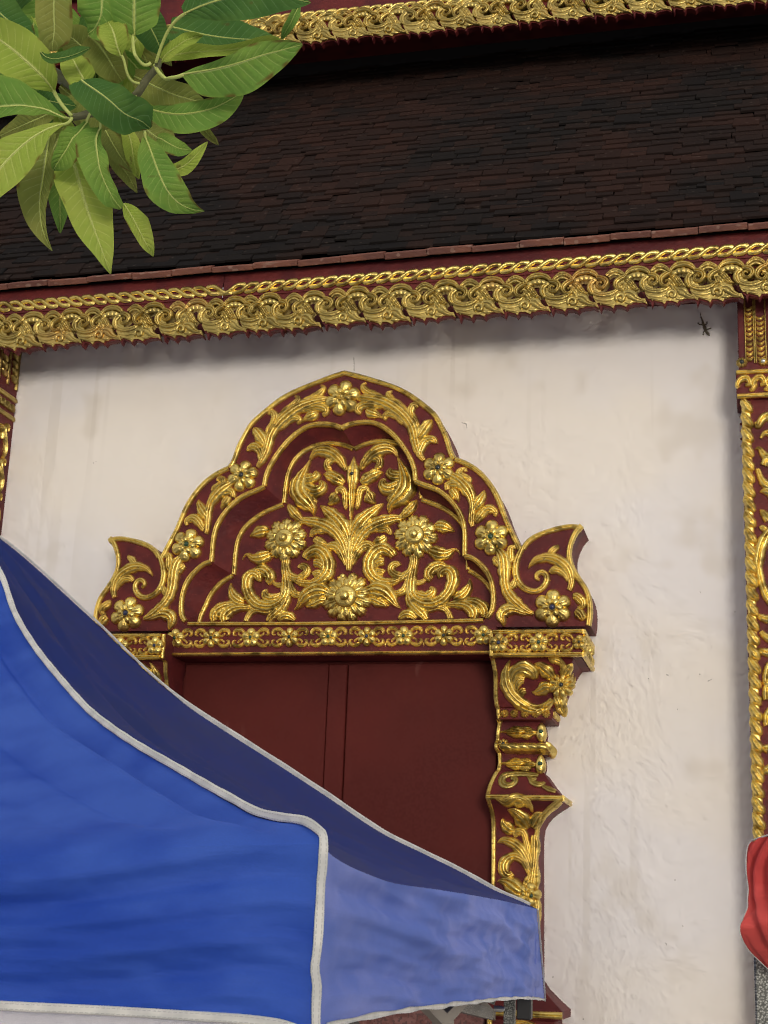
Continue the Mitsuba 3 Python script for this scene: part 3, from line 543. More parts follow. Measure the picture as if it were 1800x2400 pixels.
for sgn in (1, -1):
    fl = (lambda pts: pts) if sgn > 0 else mir
    fx = (lambda x: x) if sgn > 0 else (lambda x: 2*AX - x)
    deep = sgn > 0
    # gilded strip down the inner edge
    e = [(fx(xinner(z) + JW*0.9), z, JW*0.95) for z in np.r_[np.linspace(LV[0][0] - 0.004, LV[41][0], 150)]]
    add(f'{DW}__gilded_rim', strip(e, lay(), h=0.008, flute=2, n=240, wob=0.05), 'gold', 50)
    # lintel block: rims, flowers
    yb = LV[0][3]; zt_, zb_ = LV[0][0], LV[1][0]; x0, x1 = LV[0][1], LV[0][2]
    for z, w in ((zt_ - 0.009, 0.0085), (zb_ + 0.009, 0.0088)):
        rim(fl([(x0 + 0.016, z), ((x0 + x1)/2, z), (x1, z)]), yb, w, 0.013, 'gilded_rim', DW)
    zm = (zt_ + zb_)/2 + 0.001
    fxs = [q[0] for q in [(-0.9339,2.6425),(-0.7845,2.6412),(-0.6356,2.64)]]
    for k, (x, gk) in enumerate(zip(fxs, ('blue_gem', 'green_gem', 'dark_gem'))):
        bloom(DW, (fx(x), zm), 0.033 if k < 2 else 0.024, yb, n=5, layers=1, h=0.020, gemkey=gk, both_sides=False, gr=0.27, rot=math.pi/2)
    for a, b in zip(fxs, fxs[1:]): band_cell(DW, min(fx(a), fx(b)), max(fx(a), fx(b)), zm, 0.040, yb)
    # outer cheek of the block: rims and scrolls lying on the side face
    def side(pts, x, name='scroll', **kw):          # pts (y, z, w) laid on the outer cheek
        v, f = strip([(q[0], q[1], q[2]) for q in pts], 0.0, **kw)
        add(f'{DW}__{name}', (np.stack([fx(x - v[:, 1]), v[:, 0], v[:, 2]], 1), f[:, ::-1] if sgn > 0 else f), 'gold', 50)
    for z in (zt_ - 0.009, zb_ + 0.009): side([(yb, z, .009), (yb/2, z, .009), (-0.002, z, .009)], x1, 'gilded_rim', h=0.012, flute=2)
    for k in range(5):
        yy = yb + 0.035 + k*0.062
        for s in (1, -1):
            side([(yy - .022, zm + s*.004, .005), (yy - .012, zm + s*.026, .009), (yy + .008, zm + s*.030, .010), (yy + .016, zm + s*.014, .008), (yy + .006, zm + s*.008, .004)], x1, h=0.012, flute=3, n=16)
    # bracket: acanthus and a leafy mask of petals on the outer arris
    for w in ([(-0.8067,2.4108,0.0157),(-0.8463,2.4218,0.0189),(-0.8865,2.4503,0.0221),(-0.9126,2.49,0.0222),(-0.918,2.53,0.0175),(-0.9105,2.562,0.0095),(-0.898,2.5844,0.0016)],
              [(-0.8866,2.4629,0.0079),(-0.8986,2.5139,0.0143),(-0.8767,2.549,0.0206),(-0.8432,2.5553,0.0238),(-0.816,2.5376,0.0205),(-0.8078,2.5185,0.0095)],
              [(-0.8769,2.4503,0.0079),(-0.8838,2.49,0.0127),(-0.8698,2.5138,0.0142),(-0.8491,2.5154,0.0111)],
              [(-0.8672,2.4376,0.0079),(-0.8644,2.4693,0.0126),(-0.8455,2.4788,0.0095)],
              [(-0.8066,2.4093,0.0157),(-0.7752,2.4219,0.0141),(-0.7471,2.4471,0.0094)],
              [(-0.7442,2.4787,0.0094),(-0.7727,2.4882,0.0205),(-0.7963,2.4756,0.0142),(-0.8232,2.4756,0.0016)],
              [(-0.735,2.5198,0.0094),(-0.7637,2.5454,0.0221),(-0.7892,2.5646,0.0142),(-0.8084,2.5727,0.0016)],
              [(-0.7036,2.5293,0.0079),(-0.6848,2.5514,0.0142),(-0.666,2.5735,0.0016)],
              [(-0.7162,2.5388,0.0079),(-0.7006,2.561,0.011),(-0.7197,2.5818,0.011),(-0.745,2.5851,0.0079),(-0.7354,2.5739,0.0032)],
              [(-0.7283,2.4582,0.0125),(-0.7187,2.4267,0.0188),(-0.7075,2.4001,0.0125),(-0.7028,2.386,0.0031)]):
        w = [(q[0], q[1], q[2]*1.2) for q in w]
        add(f'{DW}__scroll', strip(fl(w), lay(), h=None, lobe=0.14), 'gold', 50)
    c = ([(-0.7097,2.496)])[0]
    fy = yfront(c[1]) - 0.004
    add(f'{DW}__flower', flower(fx(c[0]), c[1], 0.043, fy, n=9, h=0.026, flutes=3), 'gold', 45)
    add(f'{DW}__gem', gem(fx(c[0]), c[1], 0.0105, fy - 0.024), 'dark_gem', True)
    # scrolls hanging on the outer cheek of the bracket
    for z0, yy in ((2.555, -0.14), (2.555, -0.06), (2.50, -0.11), (2.47, -0.05), (2.50, -0.17)):
        xx = xcorner(z0 - 0.02)
        side([(yy - .03, z0 - .05, .004), (yy - .026, z0 - .01, .010), (yy - .004, z0 + .008, .012), (yy + .014, z0 - .010, .009), (yy + .004, z0 - .022, .005)], xx - 0.004, h=0.018, flute=3, n=16)
    # bead course
    for px in [(-0.9293,2.3996),(-0.8936,2.3997),(-0.8533,2.3998),(-0.813,2.4),(-0.7729,2.4017)]:
        y_ = LV[10][3]; zb2 = (LV[9][0] + LV[11][0])/2
        add(f'{DW}__bead', flower(fx(px[0]), zb2, 0.0140, y_ - 0.002, n=10, layers=1, h=0.013, boss='ring', flutes=1), 'gold', 45)
    for k in range(4):
        yy = LV[10][3] + 0.02 + k*0.04
        side([(yy - .016, LV[10][0], .004), (yy, LV[10][0], .013), (yy + .016, LV[10][0], .004)], LV[10][2], 'bead', h=0.010, flute=3, n=10)
    # two leaf rings with a jewelled clasp, and the rope ring between them
    for yc_, dz in ((1714, 0), (1789, 0)):
        zr = ([(-0.8701,2.3326)] if yc_ == 1714 else [(-0.8686,2.2137)])[0][1]
        xa_, xb_ = ([(-0.9412,2.3322)])[0][0], xcorner(zr) - 0.012
        for k, (u, dz_, L_, w_) in enumerate(((.97, .0, .050, .013), (.80, .015, .055, .011), (.80, -.015, .055, .011), (.62, .006, .055, .012), (.52, .017, .050, .009), (.52, -.013, .050, .010), (.34, .003, .055, .010))):
            xk = xa_ + (xb_ - xa_)*u
            add(f'{DW}__leaf', strip([(fx(xk), zr + dz_*.8, .005), (fx(xk - L_*.35), zr + dz_, w_), (fx(xk - L_*.75), zr + dz_*.9, w_*.6), (fx(xk - L_*1.15), zr + dz_*.5, .001)], lay(0.002 + 0.002*(k % 3)), h=0.015, flute=2, n=16), 'gold', 50)
        xg = xcorner(zr) - 0.004; yg = yfront(zr) - 0.006
        add(f'{DW}__clasp', strip([(fx(xg), zr + .036, .004), (fx(xg), zr + .016, .016), (fx(xg), zr - .012, .020), (fx(xg + .006), zr - .036, .005)], yg, h=0.016, flute=1, n=16, back=0.02), 'gold', 50)
        add(f'{DW}__gem', gem(fx(xg), zr + 0.002, 0.010, yg - 0.012), 'green_gem', True)
    zr = ([(-0.8694,2.2738)])[0][1]; nk = 5
    xs_ = np.linspace(xinner(zr) + 0.03, xcorner(zr), nk + 1)
    for k in range(nk):
        a, b = xs_[k], xs_[k+1]
        add(f'{DW}__rope_twist', strip([(fx(a - .012), zr + .012, .003), (fx((a+b)/2), zr + .000, .021), (fx(b + .014), zr - .016, .003)], lay(), h=0.024, flute=1, n=18), 'gold', 50)
    for k in range(5):
        yy = yfront(zr) + 0.014 + k*0.030
        side([(yy - .014, zr + .022, .003), (yy, zr + .002, .014), (yy + .012, zr - .022, .003)], xcorner(zr), 'rope_twist', h=0.022, flute=2, n=12)
    xg = xinner(zr) + 0.036
    add(f'{DW}__clasp', flower(fx(xg), zr + .012, 0.018, yfront(zr) - 0.004, n=8, layers=1, h=0.014), 'gold', 45)
    add(f'{DW}__gem', gem(fx(xg), zr + .012, 0.0085, yfront(zr) - 0.014), 'dark_gem', True)
    # flared collar: scrolls on its sloping upper face, rim on its edge
    for w in ([(-0.8043,2.1736,0.0079),(-0.849,2.1778,0.0111),(-0.9001,2.1771,0.0127),(-0.9384,2.1609,0.0143),(-0.9348,2.1389,0.0143),(-0.8995,2.1363,0.0127),(-0.887,2.1522,0.0111),(-0.9063,2.1613,0.0079)],
              [(-0.836,2.1622,0.0063),(-0.8199,2.1437,0.0126),(-0.7913,2.1379,0.011),(-0.7787,2.1474,0.0063)], [(-0.7849,2.1317,0.0063),(-0.7595,2.1196,0.011),(-0.7342,2.1107,0.0063)], [(-0.8425,2.1684,0.0063),(-0.8264,2.1561,0.0095),(-0.8106,2.1626,0.0063)]):
        add(f'{DW}__scroll', strip(fl(w), lay(), h=0.012, flute=2), 'old_gold', 50)
    zf = LV[31][0] - 0.004
    w = [(fx(x), zf, 0.0105) for x in np.linspace(LV[31][1] + 0.004, LV[31][2], 12)]
    add(f'{DW}__gilded_rim', strip(w, LV[31][3] - 0.001, h=0.011, flute=2, back=0.01), 'gold', 50)
    side([(LV[31][3], zf, .011), (LV[31][3]/2, zf, .011), (-0.002, zf, .011)], LV[31][2] - 0.001, 'gilded_rim', h=0.009, flute=2)
    # rim climbing from the shaft's arris out to the collar's corner
    arr = [(fx(xcorner(z) - 0.010), z, 0.012 if z > 2.0 else 0.010) for z in np.linspace(LV[32][0], LV[38][0], 40)]
    add(f'{DW}__gilded_rim', strip(arr, lay(), h=0.012, flute=2, n=60), 'gold', 50)
    arr = [(fx(xcorner(z) - 0.008), z, 0.010 + 0.004*math.sin(z*60)) for z in np.linspace(LV[38][0], 1.45, 60)]
    add(f'{DW}__gilded_rim', strip(arr, lay(), h=0.013, flute=2, n=120, ribs=18, rib=0.2), 'gold', 50)
    # shaft: a climbing plant
    for w in ([(-0.8261,2.0357,0.0048),(-0.8296,2.0606,0.0095),(-0.8505,2.0791,0.0143),(-0.8875,2.0816,0.0159),(-0.9146,2.067,0.0143),(-0.9389,2.0744,0.008),(-0.9713,2.0817,0.0016)],
              [(-0.8374,2.0496,0.0048),(-0.8552,2.0633,0.0095),(-0.8824,2.0597,0.008),(-0.8889,2.069,0.0048)],
              [(-0.8414,1.9794,0.0127),(-0.8608,2.0054,0.027),(-0.8868,2.0299,0.0175),(-0.9158,2.0419,0.0016)],
              [(-0.8287,1.9828,0.0127),(-0.8193,1.9985,0.0206),(-0.8068,2.0174,0.0174),(-0.7847,2.0334,0.0047)],
              [(-0.8956,1.972,0.0111),(-0.9149,1.9779,0.0206),(-0.9311,1.9931,0.0159),(-0.9347,2.0149,0.0016)],
              [(-0.843,1.8437,0.0063),(-0.8437,1.9051,0.0095),(-0.8537,1.9435,0.0111),(-0.8667,1.9665,0.0142),(-0.8859,1.966,0.0127),(-0.8856,1.9474,0.0063)],
              [(-0.8349,1.8286,0.0078),(-0.8465,1.8666,0.0126),(-0.8691,1.9014,0.0174),(-0.9013,1.9254,0.0174),(-0.9318,1.934,0.0127),(-0.9589,1.924,0.0016)],
              [(-0.8395,1.8102,0.0063),(-0.8493,1.8435,0.011),(-0.8719,1.8706,0.0142),(-0.9006,1.876,0.0158),(-0.9258,1.8599,0.0174),(-0.9334,1.8321,0.0189),(-0.9187,1.811,0.0173),(-0.8997,1.8176,0.0094)],
              [(-0.8205,1.9551,0.0111),(-0.8185,1.9212,0.0142),(-0.8196,1.875,0.0126),(-0.8239,1.8289,0.0126),(-0.8297,1.783,0.0157)],
              [(-0.8332,1.8104,0.0094),(-0.8424,1.7887,0.0141),(-0.8516,1.7702,0.0125)],
              [(-0.8608,1.7486,0.0157),(-0.8927,1.7659,0.0282),(-0.9215,1.7834,0.0189),(-0.9565,1.7854,0.0016)],
              [(-0.8133,1.7229,0.0125),(-0.8098,1.6778,0.014),(-0.8123,1.6177,0.0124),(-0.81,1.5432,0.0124),(-0.8091,1.4546,0.0108)],
              [(-0.8296,1.632,0.0062),(-0.8613,1.6609,0.014),(-0.8975,1.6597,0.0172),(-0.9191,1.6348,0.0187),(-0.9124,1.605,0.014)], [(-0.8236,1.513,0.0062),(-0.8582,1.5413,0.0155),(-0.899,1.5472,0.0186),(-0.93,1.5236,0.0078)]):
        w = [(q[0], q[1], q[2]*1.2) for q in w]
        add(f'{DW}__leaf_scroll', strip(fl(w), lay(), lobe=0.14), 'gold', 50)
    c = ([(-0.8387,1.7433)])[0]
    add(f'{DW}__flower', flower(fx(c[0]), c[1], 0.040, yfront(c[1]), n=5, h=0.030), 'gold', 45)
    add(f'{DW}__gem', gem(fx(c[0] + 0.012), c[1] - 0.006, 0.008, yfront(c[1]) - 0.030), 'green_gem', True)
    c = ([(-0.8225,1.9984)])[0]; add(f'{DW}__gem', gem(fx(c[0]), c[1], 0.007, yfront(c[1]) - 0.016), 'green_gem', True)
    # pedestal moulding and arch
    zp = (LV[43][0] + LV[44][0])/2
    w = [(fx(x), zp, 0.012) for x in np.linspace(LV[43][1], LV[43][2], 8)]
    add(f'{DW}__gilded_rim', strip(w, LV[43][3] - 0.001, h=0.012, flute=2, back=0.01), 'gold', 50)
    w = [(fx(LV[45][1] + 0.012), z, 0.011) for z in np.linspace(zp - 0.01, 1.2, 8)]
    add(f'{DW}__gilded_rim', strip(w, LV[45][3], h=0.010, flute=2), 'gold', 50)
    xm = (LV[45][1] + LV[45][2])/2
    w = [(fx(xm + 0.075*math.cos(a)), zp - 0.09 + 0.06*math.sin(a), 0.013) for a in np.linspace(0, math.pi, 14)]
    add(f'{DW}__scroll', strip(w, LV[45][3], h=0.014, flute=3), 'gold', 50)

# --- door leaves
xi0, xi1 = 2*AX - LV[1][1], LV[1][1]
DR = 'temple__door'
zhead = ([(-1.9677,2.609)])[0][1]
xh0 = ([(-2.2632,2.5367)])[0][0]; xh1 = 2*AX - xh0
xs0, xs1 = ([(-1.6544,2.366)])[0][0] , ([(-1.5794,2.3664)])[0][0]
dz = 0.55
add(DR, box(xi0 - 0.05, xi1 + 0.05, YDOOR, -0.002, 0.05, zl1 + 0.02), 'door_paint', False, label='plain dark red double door with a raised middle stile')
for a, b in ((xh0, xs0 - 0.004), (xs1 + 0.004, xh1)):
    add(f'{DR}__leaf', box(a, b, YDOOR - 0.014, YDOOR + 0.002, dz, zhead, 0.002), 'door_paint', False)
add(f'{DR}__stile', box(xs0, xs1, YDOOR - 0.022, YDOOR + 0.002, dz, zhead - 0.003, 0.003), 'door_paint', False)
add(f'{DR}__granite_step', box(xi0 + 0.02, xi1 - 0.02, -0.16, YDOOR - 0.016, 0.3, ([(-1.144,1.3712)])[0][1], 0.004), 'red_granite', False)
# ---------------------------------------------------------------- eaves and roof
YF, YU = -0.30, 0.5
# one carved unit, drawn on its own millimetre grid around its hood (crop pixels -> metres)
UC = (830.0, 640.0); US = 0.1800/113.0/5.925
def U(pts): return [((x - UC[0])*US, -(z - UC[1])*US) + ((w*US,) if w is not None else ()) for x, z, w in pts]
UNIT = [([(650,520,24),(720,425,42),(830,400,50),(935,425,44),(1015,505,24)], 2, 0, 0.012),
        ([(680,560,36),(745,515,46),(835,505,52),(920,525,46),(990,570,34)], 1, 5, 0.010),
        ([(650,520,40),(565,560,46),(512,620,44),(522,690,36),(580,725,30),(635,695,28),(632,645,24),(595,640,20),(582,665,14)], 2, 0, 0.016),
        ([(990,520,34),(1080,535,46),(1135,595,44),(1112,655,34),(1050,685,30),(1000,645,28),(1010,595,24),(1050,590,20),(1066,618,14)], 2, 0, 0.016),
        ([(370,480,20),(430,430,34),(500,405,40),(575,430,34),(635,480,20)], 2, 0, 0.008),
        ([(410,510,16),(500,470,26),(590,510,16)], 1, 0, 0.008),
        ([(640,580,24),(705,600,46),(752,660,54),(790,715,46),(870,745,5)], 3, 4, 0.014),
        ([(640,670,24),(690,720,50),(720,780,44),(840,770,4)], 2, 3, 0.010),
        ([(1000,560,24),(930,580,46),(898,640,50),(905,700,46),(935,760,26)], 2, 0, 0.012),
        ([(915,640,20),(925,710,34),(985,765,40),(1085,790,44),(1200,775,42),(1280,730,34),(1310,690,16)], 2, 0, 0.008),
        ([(940,800,10),(1000,850,26),(1100,870,34),(1200,860,26),(1250,840,8)], 1, 0, 0.005),
        ([(1000,880,8),(1080,915,22),(1170,940,20),(1230,960,4)], 1, 0, 0.005),
        ([(1285,900,30),(1262,860,32),(1290,815,34),(1345,815,34),(1372,860,32),(1350,905,28),(1308,895,22),(1310,868,18)], 1, 0, 0.012),
        ([(1360,840,46),(1420,800,64),(1475,820,74),(1545,890,52),(1620,925,26),(1680,965,4)], 2, 0, 0.011),
        ([(1330,770,26),(1390,755,34),(1440,740,26),(1490,735,4)], 2, 2, 0.009),
        ([(1390,925,26),(1440,940,26),(1500,930,16)], 1, 0, 0.006)]
BODY = [(885,600),(878,680),(905,760),(935,770),(945,830),(985,905),(1030,910),(1042,945),(1075,905),(1130,950),(1190,975),(1217,1008),(1245,955),(1330,960),(1402,1000),(1428,960),
        (1500,945),(1620,935),(1665,965),(1700,985),(1668,900),(1600,890),(1545,830),(1512,770),(1548,735),(1500,700),(1470,640),(1440,590),(1390,545),(1330,560),(1275,600),(1300,690),
        (1262,705),(1230,748),(1150,758),(1060,742),(1048,700),(1000,640),(950,590)]
TEETH = [(900,780),(940,840),(985,925),(1022,955),(1034,1032),(1066,950),(1130,975),(1188,992),(1216,1040),(1256,975),(1330,980),(1390,1010),(1408,1032),(1440,985),
        (1500,968),(1620,958),(1662,985),(1690,1000),(1660,915),(1590,900),(1500,800),(1330,740),(1100,780)]
def unit_gold():
    ps = []
    for pts, fl, ribs, h in UNIT:
        ps.append(strip(U(pts), -0.004, h=h, flute=fl, ribs=ribs, n=26, back=0.024))
    ps.append(prism(Polygon(U([(x, z, None) for x, z in BODY])).buffer(0), -0.005, 0.018))
    return join(ps)
def unit_red():
    return prism(Polygon([q for q in U([(x, z, None) for x, z in TEETH])]).buffer(0), 0.004, 0.034)
gm, rm_ = unit_gold(), unit_red()
gold_ply = mikit.ply(gm, 'old_gold', 50); red_ply = mikit.ply(rm_, 'red', False)
def link_mesh(s, flip):
    x = np.linspace(-1.06, 1.06, 34); z = np.sin(np.clip(x*2.75, -math.pi/2, math.pi/2)) - 0.16*np.sign(x)*np.clip((np.abs(x) - 0.62)/0.44, 0, 1)**2
    w = 0.29*np.ones_like(x); w[0] = w[-1] = 0.12; w[1] = w[-2] = 0.22
    pts = np.stack([x*s*flip, z*0.30*s, w*s*0.62], 1)
    c, v = pts, np.array([-1, -0.55, 0.0, 0.55, 1])
    t = np.gradient(c[:, :2], axis=0); t /= np.linalg.norm(t, axis=1, keepdims=True); nr = np.stack([-t[:, 1], t[:, 0]], 1)
    hh = 0.011*(1 - 0.75*np.clip(np.abs(x), 0, 1)**1.5)
    X = c[:, 0:1] + nr[:, 0:1]*c[:, 2:3]*v; Z = c[:, 1:2] + nr[:, 1:2]*c[:, 2:3]*v
    Y = -(hh[:, None]*np.array([0.0, 0.95, 1.0, 0.75, 0.0])[None, :]) - 0.004
    return grid(np.stack([X, Y, Z], 2))
def eave(bk, y, zline, hoods, scale, rope_px, zs, x0, x1, seam, span, roofside):
    """zline(x): height of the hood unit's centre; zs: offsets of (rope, band bottom, band top)"""
    zr, zb0, zb1 = zs
    xa = np.linspace(-6.2, 3.2, 24)
    def sheet(dz0, dz1, y0, y1, xs__):
        P = [[(x, yy, zline(x) + dz) for x in xs__] for yy, dz in ((y1, dz0), (y0, dz0), (y0, dz1), (y1, dz1))]
        P = np.array(P); return join([grid(P[k:k+2]) for k in range(3)])
    rim0, rim1 = zr + 0.034*scale, zr - 0.034*scale
    def halves(*a): return [h for h in (sheet(*a, xx) for xx in ((xa[xa < seam - .002].tolist() + [seam - .002]), ([seam + .002] + xa[xa > seam + .002].tolist())) if len(xx) > 1)]
    parts = halves(zb0, rim1, y + 0.010, y + 0.05) + halves(rim1 - .001, rim0, y + 0.004, y + 0.05) + halves(rim0 - .001, zb1, y + 0.010, y + 0.05)
    if x0 < seam < x1: parts.append(sheet(zb0, zb1, y + 0.03, y + 0.05, [seam - .01, seam + .01]))
    nm = add(bk, join(parts), 'red', False)
    for x in hoods:
        for ply_, n_ in ((gold_ply, 'scroll_panel'), (red_ply, 'drip_edge')):
            k = key_for(f'{bk}__{n_}')
            jx = 1 + 0.03*math.sin(x*37); scene[k] = {**ply_, 'to_world': T4().translate([x, y, zline(x)]).rotate([0, 1, 0], -span + 0.9*math.sin(x*23)).scale([scale*jx, 1 + 0.25*math.sin(x*51), scale*(1 + 0.03*math.sin(x*19))])}
    s = 0.0570*scale
    la, lb = mikit.ply(link_mesh(s, 1), 'gold', 40), mikit.ply(link_mesh(s, -1), 'gold', 40)
    x = x0 + 0.02
    while x < x1:
        k = key_for(f'{bk}__braid_link')
        scene[k] = {**(la if x > seam else lb), 'to_world': T4().translate([x, y + 0.004, zline(x) + zr]).rotate([0, 1, 0], -span)}
        x += s
pl = [(-3.0488,4.0477),(-0.6176,4.0689)]
zline1 = lambda x: pl[0][1] + (pl[1][1] - pl[0][1])*(x - pl[0][0])/(pl[1][0] - pl[0][0])
pc = [(-0.6176,4.0424),(-0.6178,4.1744),(-0.6177,4.1027),(-0.6178,4.2448)]
zc0 = zline1(pc[0][0])
hood_x = [q[0] for q in [(-3.004,4.0449),(-2.8202,4.053),(-2.6359,4.051),(-2.4413,4.0579),(-2.2495,4.0648),(-2.0786,4.0631),(-1.9267,4.0626),(-1.736,4.0594),(-1.5484,4.0619),(-1.3688,4.0629),(-1.1776,4.0628),(-0.9928,4.0649),(-0.8055,4.0647),(-0.6176,4.0643),(-0.4144,4.0699),(-0.2404,4.0754),(-0.0559,4.08),(0.1226,4.0847)]]
hood_x = [hood_x[0] - 0.18*k for k in range(6, 0, -1)] + hood_x + [hood_x[-1] + 0.18*k for k in range(1, 7)]
span1 = math.degrees(math.atan((pl[1][1] - pl[0][1])/(pl[1][0] - pl[0][0])))
seamx = ([(-2.1407,4.0866)])[0][0]
rz = ([(-0.6178,4.18)])[0][1] - zline1(([(-0.6178,4.18)])[0][0])
eave('temple__eave_board', YF, zline1, hood_x, 1.0, 0, (rz, rz - 0.075, rz + 0.105), hood_x[0] - 0.2, hood_x[-1] + 0.3, seamx, span1, 1)
tag('temple__eave_board', 'lower eave board with gilded braid and pierced scroll fringe above the white wall')
# boxed soffit between the eave board and the wall
xs_ = (-6.2, 3.2)
add('temple__soffit', box(-6.2, 3.2, YF + 0.052, 0.29, 4.10, 4.13), 'red', False)

# roof plane from the eave up to the upper wall
ze = ([(-1.4442,4.2541)])[0][1]; ytop = 0.98; ztop = ([(-1.8306,5.9727)])[0][1]
slope = (ztop - ze)/(ytop + 0.02 - YF)
ang = math.atan(slope); Lr = math.hypot(ytop + 0.02 - YF, ztop - ze)
ez0, ez1 = ([(-3.1818,4.2436)])[0], ([(0.0873,4.276)])[0]
def on_roof(x, s, h):
    """s metres up the slope from the eave edge, h metres proud of it"""
    zt = ze + (ez1[1] - ez0[1])/(ez1[0] - ez0[0])*(x - ([(-1.4442,4.2541)])[0][0])*0.9
    return (x, YF - 0.02 + s*math.cos(ang) - h*math.sin(ang), zt + s*math.sin(ang) + h*math.cos(ang))
P = np.array([[on_roof(x, s, -0.02) for s in (0.0, Lr + 0.1)] for x in (-6.0, 3.0)])
add('temple__roof', join([grid(P), grid(P[:, ::-1])]), 'tile_c', False, label='dark weathered tile roof between the two gilded eaves')
rt = np.random.default_rng(5)
def tile_mesh(w, l, t, seed):
    r = np.random.default_rng(seed)
    v, f = box(-w/2, w/2, 0, l, -t, 0, 0.0015)
    v = v.copy(); v[:, 2] += 0.0016*np.sin(v[:, 0]*60 + seed)
    return v, f
expo, tw, tl, tt = 0.052, 0.112, 0.100, 0.0125
variants = [tile_mesh(tw*k, tl, tt*h, i) for i, (k, h) in enumerate(((1.01, 1), (1.0, 1.25), (1.015, 0.8), (0.99, 1.1)))]
vplys = [[mikit.ply(m, b, False) for b in ('tile_a', 'tile_b', 'tile_c')] for m in variants]
fx, fy = np.array([1, 0, 0]), None
rows = int(Lr/expo) + 1
spots = []
for r in range(rows):
    s0 = 0.045 + r*expo
    off = (r % 2)*0.5*tw + rt.normal()*0.012
    x = -3.75 + off
    while x < 1.0:
        spots.append((x + rt.normal()*0.0018, s0 + rt.normal()*0.0055, 0.016 + rt.random()*0.009, rt.normal()*1.6, rt.normal()*2.2, rt.integers(4), rt.choice(3, p=[.45, .3, .25])))
        x += tw
def tile_frame(x, s, h, ax, az):
    o = on_roof(x, s, h)
    return T4().translate(list(o)).rotate([1, 0, 0], math.degrees(ang) - 6.5 + ax).rotate([0, 0, 1], az)
# the tiles that show largest (nearest rows, inside the view) are parts, the others one field of tiles
vis = [q for q in spots if -3.2 < q[0] < 0.25]
near = set(id(q) for q in sorted(vis, key=lambda q: q[1])[:300])
rest = {0: [], 1: [], 2: []}
for q in spots:
    M = tile_frame(*q[:5])
    if id(q) in near:
        k = key_for('temple__roof__tile')
        scene[k] = {**vplys[q[5]][q[6]], 'to_world': M}
    else:
        m = np.array(M.matrix); v, f = variants[q[5]]
        rest[q[6]].append((v @ m[:3, :3].T + m[:3, 3], f))
for k, b in enumerate(('tile_a', 'tile_b', 'tile_c')):
    scene[f'temple__roof__tile_field__{k + 1:03d}'] = mikit.ply(join(rest[k]), b, False)
tag('temple__roof__tile_field', kind='stuff')
# terracotta eave tiles along the roof's lower edge
x = -3.7; k = 0
ev = [mikit.ply(box(-0.5, 0.5, -0.006, 0.05, -0.011, 0.011, 0.0025), 'terracotta', False)]
while x < 0.9:
    wl = 0.183 + rt.normal()*0.010
    o = on_roof(x + wl/2, 0.012, 0.012 + 0.004*(k % 2))
    kk = key_for('temple__roof__eave_tile')
    scene[kk] = {**ev[0], 'to_world': T4().translate([o[0], o[1] - 0.010, o[2] - 0.021]).rotate([0, 1, 0], -span1 + rt.normal()*0.8).rotate([1, 0, 0], 30).scale([wl - 0.003, 1, 1 + 0.2*rt.random()])}
    x += wl; k += 1

# upper tier: wall behind, eave board in front
add('temple__upper_wall', box(-6.0, 3.0, ytop, ytop + 0.3, ztop - 0.8, ztop + 2.2), 'shaded_wall', False)
up = [(-1.9994,5.947),(-1.2972,5.9323)]
zline2 = lambda x: up[0][1] + (up[1][1] - up[0][1])*(x - up[0][0])/(up[1][0] - up[0][0])
hx = [([(-2.0005,5.9692)])[0][0] + k*0.1835 for k in range(-14, 17)]
span2 = math.degrees(math.atan((up[1][1] - up[0][1])/(up[1][0] - up[0][0])))
rz2 = ([(-1.7088,6.0059)])[0][1] - zline2(([(-1.7088,6.0059)])[0][0])
eave('temple__upper_eave_board', YU, zline2, hx, 1.02, 0, (rz2, rz2 - 0.07, rz2 + 0.24), hx[0] - 0.2, hx[-1] + 0.3, -99, span2, 1)
tag('temple__upper_eave_board', 'upper eave board with dull gold braid and fringe along the top of the picture')
add('temple__soffit', box(-6.0, 3.0, YU + 0.052, ytop + 0.01, zline2(-1.5) + rz2 + 0.06, zline2(-1.5) + rz2 + 0.09), 'red', False)
P = np.array([[(x, YU - 0.03 + s, zline2(-1.5) + rz2 + 0.26 + s*1.05) for s in (0.0, 1.2)] for x in (-6.0, 3.0)])
add('temple__upper_roof', join([grid(P), grid(P[:, ::-1])]), 'tile_c', False)

# ---------------------------------------------------------------- pilasters
PR = 'temple__pilaster'
YPL = -0.16
xw = ([(-0.0298,3.5092),(-0.0423,1.9681)])
def xl(z): return float(np.interp(z, [xw[1][1], xw[0][1]], [xw[1][0], xw[0][0]]))
px0 = (xw[0][0] + xw[1][0])/2 + 0.002
zt0 = 4.05
add(PR, box(px0, px0 + 0.42, YPL, -0.002, 0.0, zt0, 0.003), 'red', False, label='right pilaster with gilded leaf border and carved capital at the right edge')
LY = [(-0.01,3.5899),(-0.0085,3.529),(-0.0133,3.4705),(-0.0133,3.4121),(-0.0148,3.3575),(-0.0146,3.3082),(-0.0145,3.2523),(-0.0145,3.1951),(-0.0146,3.1349),(-0.0148,3.0716),(-0.0179,3.0155),(-0.0179,2.9579),(-0.0194,2.9039),(-0.0193,2.8518),(-0.0163,2.7934),(-0.0163,2.7387),(-0.0178,2.6858),(-0.0194,2.63),(-0.0193,2.5793),(-0.0193,2.5241),(-0.018,2.4629),(-0.0181,2.4068),(-0.0165,2.3556),(-0.0153,2.2939),(-0.0153,2.2402),(-0.0154,2.1853),(-0.014,2.1307),(-0.0127,2.0734),(-0.0128,2.0195),(-0.0128,1.9687)]
